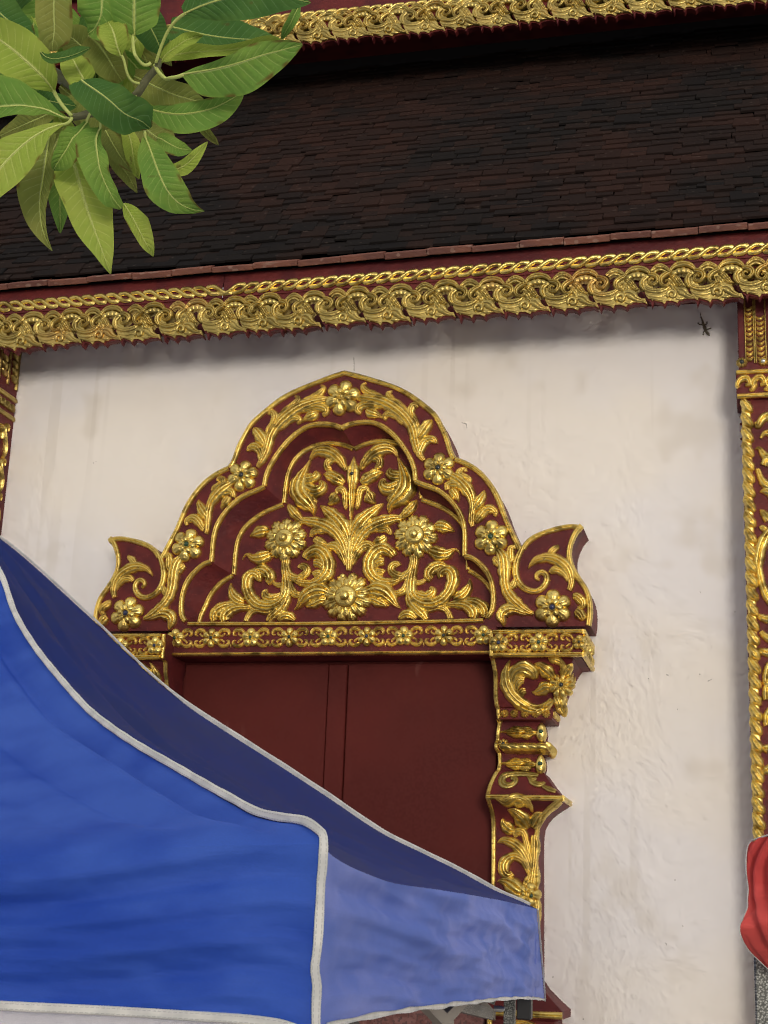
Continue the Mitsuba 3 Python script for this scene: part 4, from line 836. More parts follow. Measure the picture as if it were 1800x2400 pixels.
for k, (x, z) in enumerate(LY):
    a = px0
    add(f'{PR}__leaf', join([strip([(a + .002, z + .034, .003), (a + .010, z + .018, .015), (a + .026, z - .008, .019), (a + .040, z - .028, .007)], YPL - 0.003, h=0.026, flute=2, n=16, lift=0.0),
                             strip([(a + .004, z + .012, .002), (a + .020, z + .000, .006), (a + .034, z - .016, .002)], YPL - 0.012, h=0.010, flute=1, n=12)]), 'gold', 50)
add(f'{PR}__gilded_rim', strip([(px0 + .019, z, .017) for z in np.linspace(LY[0][1] + .02, 0.6, 40)], YPL, h=0.007, flute=1, n=80), 'gold', 50)
for k in range(16):
    z = LY[-1][1] - 0.052*(k + 1)
    add(f'{PR}__leaf', strip([(px0 + .002, z + .034, .003), (px0 + .012, z + .016, .012), (px0 + .027, z - .010, .014), (px0 + .037, z - .026, .006)], YPL, h=0.022, flute=3, n=16), 'gold', 50)
for w in ([(0.02,3.5243,0.0065),(0.0258,3.5067,0.0098),(0.0425,3.5336,0.0147),(0.0651,3.5464,0.0163),(0.0888,3.547,0.0131)], [(0.0355,3.4581,0.0049),(0.0551,3.4778,0.0114),(0.0816,3.4698,0.0163)], [(0.0121,3.4145,0.0016),(0.028,3.4173,0.0081),(0.0446,3.3927,0.013),(0.0695,3.3848,0.0162)],
          [(0.0209,3.3357,0.0081),(0.0353,3.2911,0.0129),(0.0565,3.2667,0.0161),(0.0798,3.2626,0.0161)], [(0.0433,3.3484,0.013),(0.0596,3.3682,0.0162),(0.0828,3.3588,0.0162)], [(0.0245,3.2443,0.0016),(0.0496,3.2468,0.0145),(0.0739,3.2241,0.0161)], [(0.0225,3.1755,0.0016),(0.0376,3.16,0.0129),(0.0554,3.1295,0.016)],
          [(0.0219,3.1005,0.008),(0.0328,3.1035,0.0112),(0.0431,3.0834,0.0096)], [(0.0111,2.9442,0.0127),(0.0174,3.0015,0.0192),(0.0344,3.0538,0.0192),(0.0604,3.0912,0.016)], [(0.0131,2.9605,0.0127),(0.0207,2.9031,0.0127),(0.0374,2.846,0.0142),(0.0548,2.8134,0.0142)],
          [(0.0031,2.7738,0.0063),(0.0195,2.7607,0.0126),(0.0407,2.754,0.0142)], [(0.015,2.7095,0.0079),(0.0296,2.6901,0.0126),(0.0505,2.6772,0.0141)], [(0.004,2.6458,0.0047),(0.0218,2.6329,0.0141),(0.046,2.6296,0.0157)], [(0.0164,2.5539,0.0031),(0.0275,2.5193,0.014),(0.0445,2.5821,0.0156),(0.0652,2.5663,0.014)],
          [(0.0286,2.4567,0.014),(0.028,2.4879,0.014),(0.0426,2.5192,0.014)], [(0.0288,2.3635,0.0139),(0.0267,2.3945,0.0139),(0.0425,2.4194,0.0139)], [(-0.0103,2.2586,0.0046),(0.0052,2.2772,0.0108),(0.0261,2.2774,0.0154)], [(0.0027,2.1916,0.0077),(0.0163,2.2009,0.0138),(0.033,2.2103,0.0138)]):
    w = [(a_[0], a_[1], a_[2]*1.2) for a_ in w]
    add(f'{PR}__scroll', strip(w, YPL, flute=2), 'gold', 50)
add(f'{PR}__gilded_rim', strip([(px0 + .40, z, .017) for z in np.linspace(LY[0][1] + .02, 0.6, 40)], YPL, h=0.009, flute=1, n=90, ribs=50), 'gold', 50)
# capital: collar with scrolls, fluted shafts above it
zc1, zc2 = ([(-0.0255,3.731)])[0][1], ([(-0.0285,3.617)])[0][1]
add(f'{PR}__collar', box(px0 - 0.016, px0 + 0.44, YPL - 0.022, -0.004, zc2, zc1, 0.004), 'red', False)
for z in (zc1 - 0.008, zc2 + 0.009):
    add(f'{PR}__gilded_rim', strip([(px0 - .014, z, .010), (px0 + .2, z, .010), (px0 + .42, z, .010)], YPL - 0.022, h=0.012, flute=2), 'gold', 50)
for k in range(4):
    x = px0 + 0.012 + 0.055*k; z = (zc1 + zc2)/2
    add(f'{PR}__scroll', join([strip([(x - .018, z - .016, .006), (x - .014, z + .014, .014), (x + .010, z + .022, .015), (x + .022, z + .002, .012), (x + .006, z - .006, .007)], YPL - 0.022, h=0.020, flute=2, n=20),
                               strip([(x + .020, z - .024, .006), (x + .036, z - .020, .011), (x + .040, z + .004, .009), (x + .028, z + .006, .005)], YPL - 0.022, h=0.014, flute=3, n=16)]), 'gold', 50)
add(f'{PR}__capital', box(px0 - 0.004, px0 + 0.43, YPL - 0.012, -0.006, zc1, zt0 - 0.004, 0.003), 'red', False)
for (cx_, n_, w_) in ((([(0.0054,3.8588)])[0][0], 11, .012), (([(0.0472,3.8563)])[0][0], 9, .014)):
    for dx_ in (-1.35, 1.35): add(f'{PR}__gilded_rim', strip([(cx_ + dx_*w_, zc1 + .03, .0035), (cx_ + dx_*w_, zc1 + .15, .0035), (cx_ + dx_*w_, zt0 - .02, .0035)], YPL - 0.012, h=0.008, flute=1), 'old_gold', 50)
    for k in range(n_):
        z = zc1 + 0.045 + k*0.021
        add(f'{PR}__capital_leaf', strip([(cx_ - w_, z + .012, .002), (cx_ - w_*.2, z, .008), (cx_ + w_, z + .014, .002)], YPL - 0.012, h=0.010, flute=2, n=10), 'old_gold' if w_ < .011 else 'gold', 50)
c = ([(-0.0262,3.7664)])[0]; add(f'{PR}__gem', flower(c[0], c[1], 0.019, YPL - 0.012, n=9, layers=1, h=0.014), 'old_gold', 45); add(f'{PR}__gem', gem(c[0], c[1], 0.010, YPL - 0.022), 'dark_gem', True)
c = ([(0.0542,3.7654)])[0]; add(f'{PR}__gem', flower(c[0], c[1], 0.017, YPL - 0.012, n=9, layers=1, h=0.014), 'gold', 45); add(f'{PR}__gem', gem(c[0], c[1], 0.010, YPL - 0.022), 'mirror_gem', True)
for k in range(14):
    z = zt0 - 0.22 - k*0.030
    add(f'{PR}__bead', gem(px0 - 0.002, z, 0.006, YPL + 0.03), 'red', True)
# left pilaster: its right cheek faces the camera
PL_ = key_for('temple__pilaster'); q0, q1 = ([(-3.2049,4.0398),(-3.2154,3.2364)])
xlp = (q0[0] + q1[0])/2
scene[PL_] = mikit.ply(box(xlp - 0.46, xlp, -0.20, -0.002, 0.0, zt0, 0.003), 'red', False)
tag(PL_, 'left pilaster with carved gilded cheek at the left edge')
def cheek(pts, name, bsdf='gold', **kw):
    v, f = strip(pts, 0.0, **kw)
    add(f'{PL_}__{name}', (np.stack([xlp - v[:, 1], v[:, 0], v[:, 2]], 1), f), bsdf, 50)
zk = ([(-3.2004,3.7381)])[0][1]; zk2 = ([(-3.2132,3.8139)])[0][1]
for k in range(10):
    z = zk2 + 0.10 + k*0.034
    cheek([(-.075, z + .014, .003), (-.055, z, .011), (-.035, z - .014, .003)], 'capital_leaf', 'old_gold', h=0.018, flute=2, n=12)
    cheek([(-.165, z + .014, .003), (-.145, z, .013), (-.125, z - .014, .003)], 'capital_leaf', 'old_gold', h=0.018, flute=2, n=12)
for y in (-.100, -.182, -.02): cheek([(y, zk2 + .06, .008), (y, zk2 + .25, .008), (y, zt0 - .05, .008)], 'gilded_rim', 'old_gold', h=0.010, flute=1)
for z in (zk, zk2 + 0.012): cheek([(-.20, z, .012), (-.10, z, .012), (-.01, z, .012)], 'gilded_rim', 'old_gold', h=0.012, flute=2)
for k in range(4): cheek([(-.18 + .042*k, (zk + zk2)/2 - .01, .010), (-.165 + .042*k, (zk + zk2)/2 + .012, .014), (-.15 + .042*k, (zk + zk2)/2 - .008, .008)], 'scroll', 'old_gold', h=0.016, flute=3, n=14)
for k in range(8):
    z = zk - 0.10 - 0.16*k
    cheek([(-.05, z + .03, .004), (-.065, z + .055, .008), (-.085, z + .04, .010), (-.08, z, .012), (-.06, z - .05, .010), (-.075, z - .10, .006)], 'scroll', 'gold', h=0.020, flute=3)
    cheek([(-.10, z - .02, .006), (-.13, z + .03, .014), (-.16, z + .01, .010), (-.15, z - .04, .006)], 'scroll', 'gold', h=0.020, flute=3)
# ---------------------------------------------------------------- gecko on the wall
def hull_chain(chains, length=0.0016):
    parts = []
    for ch in chains:
        for (p, r), (q, s) in zip(ch, ch[1:]):
            a = manifold3d.Manifold.sphere(r, 12).translate(p); b = manifold3d.Manifold.sphere(s, 12).translate(q)
            parts.append(manifold3d.Manifold.batch_hull([a, b]))
    m = manifold3d.Manifold.batch_boolean(parts, manifold3d.OpType.Add).refine_to_length(length)
    mm = m.to_mesh(); t = trimesh.Trimesh(mm.vert_properties[:, :3], mm.tri_verts, process=True)
    trimesh.smoothing.filter_taubin(t, iterations=8)
    return t
def W3(pts, y): return [(x, y, z) for x, z in pts]
sp = [(-0.1854,4.0629),(-0.1845,4.0493),(-0.1818,4.0347),(-0.1772,4.02),(-0.1742,4.0082),(-0.1704,3.9936),(-0.1657,3.9807),(-0.1618,3.9715),(-0.1576,3.965),(-0.1519,3.9571)]
rr = (0.0007, 0.0016, 0.0027, 0.0037, 0.0052, 0.0066, 0.0062, 0.0048, 0.0062, 0.0028)
ch = [[((x, -0.0055, z), r) for (x, z), r in zip(sp, rr)]]
for leg in ([(-0.1758,4.0083),(-0.1832,4.006),(-0.1897,4.0065),(-0.1937,4.013)], [(-0.1725,4.0081),(-0.1652,4.0049),(-0.1603,4.0082),(-0.1601,4.0153)], [(-0.1641,3.9806),(-0.1572,3.9838),(-0.1526,3.9862),(-0.1469,3.988)], [(-0.1661,3.9763),(-0.1723,3.9767),(-0.1749,3.9715),(-0.1753,3.9643)]):
    ch.append([((leg[0][0], -.004, leg[0][1]), .0026), ((leg[1][0], -.004, leg[1][1]), .0024), ((leg[2][0], -.0035, leg[2][1]), .0020), ((leg[3][0], -.0026, leg[3][1]), .0018)])
    fx_, fz_ = leg[3]; dx, dz_ = fx_ - leg[2][0], fz_ - leg[2][1]; a0 = math.atan2(dz_, dx)
    for da in (-1.3, -0.65, 0, 0.65, 1.3):
        ch.append([((fx_, -.0024, fz_), .0014), ((fx_ + .0032*math.cos(a0 + da), -.0016, fz_ + .0032*math.sin(a0 + da)), .0011)])
add('gecko', hull_chain(ch), 'gecko_skin', True, label='small dark gecko clinging head down to the white wall below the fringe', category='gecko')

# ---------------------------------------------------------------- blue canopy tent
N, FC, PK, BD, AD = [np.array(v) for v in [(-0.5707,-3.7835,1.707),(-0.7056,-0.8626,1.6808),(-2.0986,-2.3905,2.6545),(-0.9989,-0.0461,0),(-0.0461,0.9989,-0)]]
LA = float(np.linalg.norm((FC - N)[:2]))
near = np.array([(-1.629,-2.818,2.322),(-1.541,-2.898,2.215),(-1.434,-2.996,2.121),(-1.326,-3.095,2.043),(-1.241,-3.172,1.986),(-1.204,-3.206,1.963),(-1.121,-3.282,1.92),(-1.028,-3.366,1.878),(-0.924,-3.462,1.835),(-0.842,-3.536,1.801),(-0.772,-3.6,1.773),(-0.711,-3.655,1.75),(-0.667,-3.696,1.741),(-0.618,-3.74,1.734),(-0.59,-3.766,1.722),(-0.571,-3.784,1.707)])
far = np.array([(-1.963,-2.241,2.57),(-1.796,-2.058,2.413),(-1.626,-1.873,2.239),(-1.555,-1.794,2.179),(-1.468,-1.699,2.12),(-1.361,-1.582,2.05),(-1.252,-1.462,1.976),(-1.106,-1.302,1.876),(-1.004,-1.19,1.826),(-0.91,-1.087,1.78),(-0.82,-0.988,1.731),(-0.751,-0.913,1.703),(-0.706,-0.863,1.681)])
def hipfun(P, corner):
    r = np.linalg.norm(P[:, :2] - corner[:2], axis=1)/np.linalg.norm(PK[:2] - corner[:2])
    o = np.argsort(r); r, z = r[o], P[o, 2]
    r[0] = 0.0; keep = np.r_[True, np.diff(r) > 0.004]
    return PchipInterpolator(np.r_[r[keep], 1.0], np.r_[z[keep], PK[2]])
fn, ff = hipfun(near, N), hipfun(far, FC)
def hip(corner, f, r): return np.stack([corner[0] + (PK[0] - corner[0])*r, corner[1] + (PK[1] - corner[1])*r, f(r)], -1)
rn = np.linalg.norm(near[:, :2] - N[:2], axis=1); 
TN = 'canopy_tent'
count[TN] = 1
tag(TN, 'royal blue canopy tent with white piped seams standing in front of the doorway', 'canopy tent', 'canopy tents before the temple')
del labels[TN]['group']
nr_, nt_ = 130, 150
rr_ = np.linspace(0, 1, nr_)**1.2
tt_ = np.linspace(0, 1, nt_)
# eave line of the right side, with the sag of the cloth
ev_ = np.array([(-0.571,-3.783,1.703),(-0.573,-3.741,1.695),(-0.581,-3.552,1.682),(-0.595,-3.263,1.674),(-0.615,-2.813,1.678),(-0.638,-2.331,1.681),(-0.664,-1.756,1.683),(-0.706,-0.862,1.68)])
et = ((ev_ - N) @ AD)/LA; et[0] = 0; et[-1] = 1
fe = PchipInterpolator(et, ev_[:, 2])
def wr(a, b, k): return np.sin(a*k + 3*np.sin(b*2.1 + k))
hn, hf = hip(N, fn, rr_), hip(FC, ff, rr_)
S = hn[:, None]*(1 - tt_)[None, :, None] + hf[:, None]*tt_[None, :, None]
chord = np.interp(tt_, [0, 1], [hn[0, 2], hf[0, 2]])
S[..., 2] += (fe(tt_) - chord)[None, :]*np.exp(-rr_*14)[:, None]
w = np.sin(math.pi*tt_)
S[..., 2] -= 0.050*(np.sin(math.pi*np.clip(rr_, 0, 1))[:, None]*w[None, :])
RR, TT = np.meshgrid(rr_, tt_, indexing='ij')
S[..., 2] += (0.024*np.abs(np.sin(TT*17 + 1.6*np.sin(RR*7) + 5*RR))**4 + 0.009*np.sin(TT*46 + 2.2*np.sin(RR*9) + 14*RR))*np.exp(-((TT - 0.22)/0.26)**2)*np.clip(RR*6, 0, 1) + 0.006*wr(RR*9, TT*4, 3.1)*w[None, :]*np.clip(RR*6, 0, 1)
add(f'{TN}__side_panel', grid(S), 'shaded_blue', True, label='blue roof panel of the tent facing the door, its shade painted in as navy')
# front roof panel
BC = N + BD*LA
fb = lambda r: fn(r)
hb = hip(BC, fb, rr_)
t2 = np.linspace(0, 1, 110)**1.5
S = hn[:, None]*(1 - t2)[None, :, None] + hb[:, None]*t2[None, :, None]
R2, T2 = np.meshgrid(rr_, t2, indexing='ij')
SP = S[..., 2].copy()
lat = T2*(1 - R2)
fold = 0.030*np.exp(-((lat - 0.017)/0.0085)**2) - 0.010*np.exp(-((lat - 0.036)/0.010)**2) + 0.016*np.exp(-((lat - 0.062 - 0.02*R2)/0.010)**2) + 0.012*np.exp(-((lat - 0.105 - 0.05*R2)/0.014)**2)
S[..., 2] -= fold*np.clip(R2*9, 0, 1)*np.clip((1 - R2)*3, 0, 1)
S[..., 2] -= 0.045*np.sin(math.pi*T2)*np.sin(math.pi*R2)
S[..., 2] -= 0.05*np.sin(math.pi*np.clip(T2*1.0, 0, 1))*np.exp(-R2*9)
S[..., 2] += 0.005*wr(R2*10 + T2*3, T2*6, 2.3)*np.clip(T2*8, 0, 1)
SF = S
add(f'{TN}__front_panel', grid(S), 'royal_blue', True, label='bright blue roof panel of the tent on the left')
eave_front = S[0]
# other two roof panels
DC = FC + BD*LA
hd = hip(DC, ff, rr_)
for A_, B_ in ((hf, hd), (hd, hb)):
    S = A_[:, None]*(1 - tt_)[None, :, None] + B_[:, None]*tt_[None, :, None]
    add(f'{TN}__roof_panel', grid(S), 'shaded_blue', True)
# valances
def valance(top, bottom, out, mkey, name, seed, amp=0.010, label=None):
    n = len(top); v = np.linspace(0, 1, 34)
    G = top[:, None]*(1 - v)[None, :, None] + bottom[:, None]*v[None, :, None]
    u = np.linspace(0, 1, n); UU, VV = np.meshgrid(u, v, indexing='ij')
    d = amp*(0.8*np.sin(VV*11 + 2.6*np.sin(UU*5 + seed) + seed) + 0.5*np.sin(UU*21 + 4*VV + seed) + 0.5*np.sin(VV*23 - UU*9 + 2*np.sin(UU*13)))*(1 - np.exp(-VV*9))*(1 - 0.6*VV)
    d += amp*0.22*(np.sin(UU*47 + VV*31 + 3*np.sin(VV*7 + UU*5)) + np.sin(VV*61 - UU*23 + 2*np.sin(UU*19)))*(1 - np.exp(-VV*9))*0.5
    d += 0.006*np.sin(UU*55 + 2*np.sin(VV*4))*np.clip((VV - 0.6)*1.6, 0, 1)
    d *= (1 - np.exp(-UU*22))*(1 - np.exp(-(1 - UU)*22))
    G = G + d[..., None]*np.asarray(out)
    add(f'{TN}__{name}', grid(G), mkey, True, label=label)
    return G
bot = np.array([(-0.571,-3.773,1.461),(-0.573,-3.728,1.473),(-0.581,-3.558,1.475),(-0.594,-3.287,1.474),(-0.609,-2.944,1.468),(-0.625,-2.612,1.461),(-0.644,-2.203,1.452),(-0.662,-1.815,1.443),(-0.682,-1.367,1.429),(-0.709,-0.779,1.405),(-0.719,-0.572,1.394)])
bt = ((bot - N) @ AD)/LA
fbz = PchipInterpolator(bt, bot[:, 2])
us = np.linspace(0, 1, 110)
OUTS = -BD
top_s = np.stack([N[0] + AD[0]*LA*us, N[1] + AD[1]*LA*us, fe(us)], 1)
ub = us*bt[-1]
bot_s = np.stack([N[0] + AD[0]*LA*ub, N[1] + AD[1]*LA*ub, fbz(ub)], 1)
bot_s += np.outer(0.02*np.sin(us*math.pi), OUTS)
VS = valance(top_s, bot_s, OUTS, 'lit_blue', 'side_valance', 1.0, 0.015, 'blue valance on the right side of the tent, lamp light painted in as pale lavender')
botf = np.array([(-0.569,-3.783,1.46),(-0.622,-3.786,1.475),(-0.685,-3.789,1.478),(-0.828,-3.795,1.479),(-1.011,-3.804,1.479)])
bt = ((botf - N) @ BD)/LA; bt[0] = 0
z_end = botf[-1, 2]
fbf = PchipInterpolator(np.r_[bt, 1.0], np.r_[botf[:, 2], z_end + 0.03])
uf = t2
top_f = eave_front
bot_f = np.stack([N[0] + BD[0]*LA*uf, N[1] + BD[1]*LA*uf, fbf(uf)], 1)
VF = valance(top_f, bot_f, -AD, 'royal_blue', 'front_valance', 2.3, 0.013)
for (a, b, o) in ((BC, DC, BD), (FC, DC, AD)):
    e = np.stack([a + (b - a)*q for q in np.linspace(0, 1, 30)])
    valance(e, e - [0, 0, .27], o, 'lit_blue', 'back_valance', 3.0)
# white tapes: a flat folded strip lying 4 mm over a curve
def tape(P, sidev, w, name, lift=0.004, bs='white_tape', label=None, wob=0.0):
    P = np.asarray(P, float); n = len(P)
    t = np.gradient(P, axis=0); t /= np.linalg.norm(t, axis=1, keepdims=True)
    s = np.asarray(sidev, float); s = np.broadcast_to(s, P.shape) - (np.broadcast_to(s, P.shape)*t).sum(1, keepdims=True)*t
    s /= np.linalg.norm(s, axis=1, keepdims=True); nn = np.cross(s, t)
    if (nn[:, 1].mean() > 0) != False and abs(nn[:, 1].mean()) > 0.2: nn = -nn
    ww = (np.broadcast_to(np.asarray(w, float), (n,))*(1 + wob*np.sin(np.linspace(0, n*0.7, n))))[:, None]
    k = np.array([-1, -0.9, -0.45, 0.0, 0.45, 0.9, 1]); h = np.array([-1.2, .9, 1, 0.86, 1, .9, -1.2])*lift*0.62
    G = P[:, None] + s[:, None]*ww[:, None]*k[None, :, None] + nn[:, None]*h[None, :, None]
    al = np.r_[0, np.cumsum(np.linalg.norm(np.diff(P, axis=0), axis=1))]
    uv = np.stack(np.broadcast_arrays(al[:, None], k[None, :]), -1).reshape(-1, 2)
    add(f'{TN}__{name}', grid(G), bs, True, label=label, uv=uv)
pxm = 2.0/3500
Hf = hip(FC, ff, np.linspace(0.02, 0.97, 120))
sd = np.cross(np.gradient(Hf, axis=0), [0.25, -0.85, -0.35])
tape(Hf + [0.010, 0.0, -0.002], sd, 0.0092*np.interp(np.linspace(0.02, 0.97, 120), [0, .12, .58, .66, 1], [.45, 1, 1, .35, .3]), 'piping', 0.004, wob=0.05, label='white piped seam along the far corner of the tent roof')
vc = np.array([(-0.569,-3.783,1.699),(-0.569,-3.783,1.678),(-0.57,-3.784,1.657),(-0.57,-3.784,1.628),(-0.57,-3.784,1.598),(-0.571,-3.784,1.569),(-0.573,-3.784,1.548),(-0.571,-3.784,1.537),(-0.569,-3.783,1.525),(-0.569,-3.783,1.505),(-0.568,-3.783,1.478),(-0.567,-3.783,1.46)]) + 0.010*(-AD)
Hn = hip(N, fn, np.linspace(0.93, 0.004, 110)) + [0.004, -0.006, 0.006]
run = np.vstack([Hn, vc])
dd_ = np.r_[0, np.cumsum(np.linalg.norm(np.diff(run, axis=0), axis=1))]
run = np.stack([PchipInterpolator(dd_, run[:, k])(np.linspace(0, dd_[-1], 260)) for k in range(3)], 1)
sd = np.cross(np.gradient(run, axis=0), [0.30, -0.93, -0.15])
tape(run, sd, 0.0062, 'piping', 0.0035, wob=0.05, label='white piped seam down the near corner of the tent')
cF = VS[-1] + 0.003*OUTS
tape(cF, AD, 0.005, 'piping', 0.003)
hb_ = VF[:, -1] - [0, 0, 0.004]
tape(hb_[:100] + 0.004*(-AD) + np.array([0, 0, 0.006]), [0, 0, 1], 0.0065, 'hem', 0.004, label='white hem tape along the front valance')
hs_ = VS[:, -1]
tape(hs_ + 0.003*OUTS, [0, 0, 1], 0.0038, 'hem', 0.003, wob=0.3)
# white cloth hanging inside the front valance
cw = np.linspace(0.03, 1.0, 60)
top = np.stack([N + BD*LA*q + AD*0.026 + [0, 0, -0.10] for q in cw]); b_ = top + [0, 0, -0.34]
v = np.linspace(0, 1, 12)
G = top[:, None]*(1 - v)[None, :, None] + b_[:, None]*v[None, :, None]
G[..., 1] += 0.004*np.sin(cw*60)[:, None]
add(f'{TN}__inner_curtain', grid(G), 'white_cloth', True, label='white curtain edge under the front valance')
# frame: four posts, eave bars and scissor trusses
for c_, q in ((N, 1), (FC, 2), (BC, 3), (DC, 4)):
    p = c_ + (PK - c_)*0.05
    p[2] = c_[2] - 0.03
    add(f'{TN}__post', box(p[0] - .017, p[0] + .017, p[1] - .017, p[1] + .017, 0.0, p[2], 0.004), 'hammertone', False)
tb = [([(-0.615,-2.826,1.485),(-0.635,-2.401,1.399)], 'grey_metal', 0.030), ([(-0.659,-1.862,1.462),(-0.634,-2.414,1.4)], 'grey_metal', 0.030), ([(-0.625,-2.609,1.478),(-0.686,-1.282,1.377)], 'hammertone', 0.030), ([(-0.673,-1.57,1.458),(-0.7,-0.989,1.357)], 'grey_metal', 0.024), ([(-0.578,-3.635,1.487),(-0.613,-2.863,1.418)], 'dark_metal', 0.024)]
for k, (q, mk, w_) in enumerate(tb):
    o = BD*(0.035 + 0.028*k)
    add(f'{TN}__truss_bar', join([bar(np.array(q[0]) + o, np.array(q[1]) + o, 0.018, w_)]), mk, False)
q = np.array([(-0.678,-1.471,1.401)])[0] + BD*0.055
add(f'{TN}__bolt', tube([q + OUTS*0.0, q + OUTS*0.02, q + OUTS*0.030], [0.009, 0.009, 0.004], 10), 'steel', 40)
q = np.array([(-0.7,-0.991,1.372)])[0] + BD*0.02
add(f'{TN}__corner_bracket', box(q[0] - .022, q[0] + .022, q[1] - .030, q[1] + .014, q[2] - .02, q[2] + .05, .004), 'dark_metal', False)
zt_f = 1.58
for a_, b_ in ((N, BC), (BC, DC), (DC, FC)):
    n_ = 4
    for k in range(n_):
        p0, p1 = a_ + (b_ - a_)*max(k/n_, .04), a_ + (b_ - a_)*min((k + 1)/n_, .96)
        o = (PK - (a_ + b_)/2)*0.055; o[2] = 0
        add(f'{TN}__truss_bar', join([bar(p0*[1, 1, 0] + o + [0, 0, 1.60], p1*[1, 1, 0] + o + [0, 0, 1.40], .014, .026), bar(p0*[1, 1, 0] + o*1.4 + [0, 0, 1.40], p1*[1, 1, 0] + o*1.4 + [0, 0, 1.60], .014, .026)]), 'hammertone', False)

# ---------------------------------------------------------------- red canopy tent at the right
TR = key_for(TN)
tag(TR, 'red canopy tent of which only a rumpled corner and pole show at the right edge', 'canopy tent')
D0 = 3.0
edge = np.array([(-0.023,-2.596,1.797),(-0.028,-2.596,1.791),(-0.031,-2.594,1.781),(-0.034,-2.586,1.749),(-0.033,-2.578,1.725),(-0.031,-2.572,1.704),(-0.033,-2.577,1.683),(-0.033,-2.594,1.67),(-0.039,-2.613,1.653),(-0.043,-2.619,1.633),(-0.042,-2.602,1.613),(-0.037,-2.574,1.593),(-0.027,-2.556,1.58),(-0.01,-2.526,1.564),(0.002,-2.52,1.553),(0.034,-2.507,1.538)])
e_s = spline(np.c_[edge[:, 0], edge[:, 2], edge[:, 1]], 70)
e_s = e_s[:, [0, 2, 1]]
top0 = np.array([(-0.023,-2.596,1.797)])[0]; rt0 = np.array([(0.009,-2.631,1.806)])[0]
# a cloth sheet from its free edge to a line 1.6 m further right
inner = np.stack([e_s[0] + (rt0 - e_s[0])*10*(1 - 0.04*q) + np.array([0.03*q, 0.0, -0.30*q]) for q in np.linspace(0, 1, 70)])
uu = np.linspace(0, 1, 60)**2.0
G = e_s[:, None]*(1 - uu)[None, :, None] + inner[:, None]*uu[None, :, None]
qv = np.linspace(0, 1, 70)[:, None]
lateral = uu[None, :]*1.6
dsp = 0.008*np.sin(lateral*46 + 5*np.sin(qv*6) + qv*8)*np.clip(lateral*30, 0, 1) + 0.010*np.exp(-((lateral - 0.028 - 0.02*np.sin(qv*7))/0.012)**2)*np.sin(math.pi*qv) - 0.03*np.exp(-((qv - 0.62)/0.14)**2)*np.exp(-(lateral/0.03)**2)
G += (dsp*np.clip(lateral*40, 0, 1))[..., None]*np.array([0.78, 0.62, 0.0])
add(f'{TR}__valance', grid(G), 'red_cloth', True, label='rumpled red cloth valance')
P_ = e_s + [-0.0015, -0.004, 0]
add(f'{TR}__hem', tube(P_, 0.0011, 6), 'white_tape', True)
Pt = np.stack([e_s[0] + (rt0 - e_s[0])*q for q in np.linspace(0, 10, 40)])
add(f'{TR}__piping', tube(Pt + [0, -0.004, 0.002], 0.0018, 6), 'white_tape', True)
pole = np.array([(-0.026,-2.466,1.526)])[0]
add(f'{TR}__post', box(pole[0], pole[0] + 0.05, pole[1], pole[1] + 0.05, 0.0, e_s[0][2] - 0.01, 0.004), 'hammertone', False, label='grey speckled metal tent pole')
c_ = e_s[0] + (rt0 - e_s[0])*10
add(f'{TR}__post', box(c_[0], c_[0] + .05, c_[1], c_[1] + .05, 0.0, c_[2] - 0.02, 0.004), 'hammertone', False)

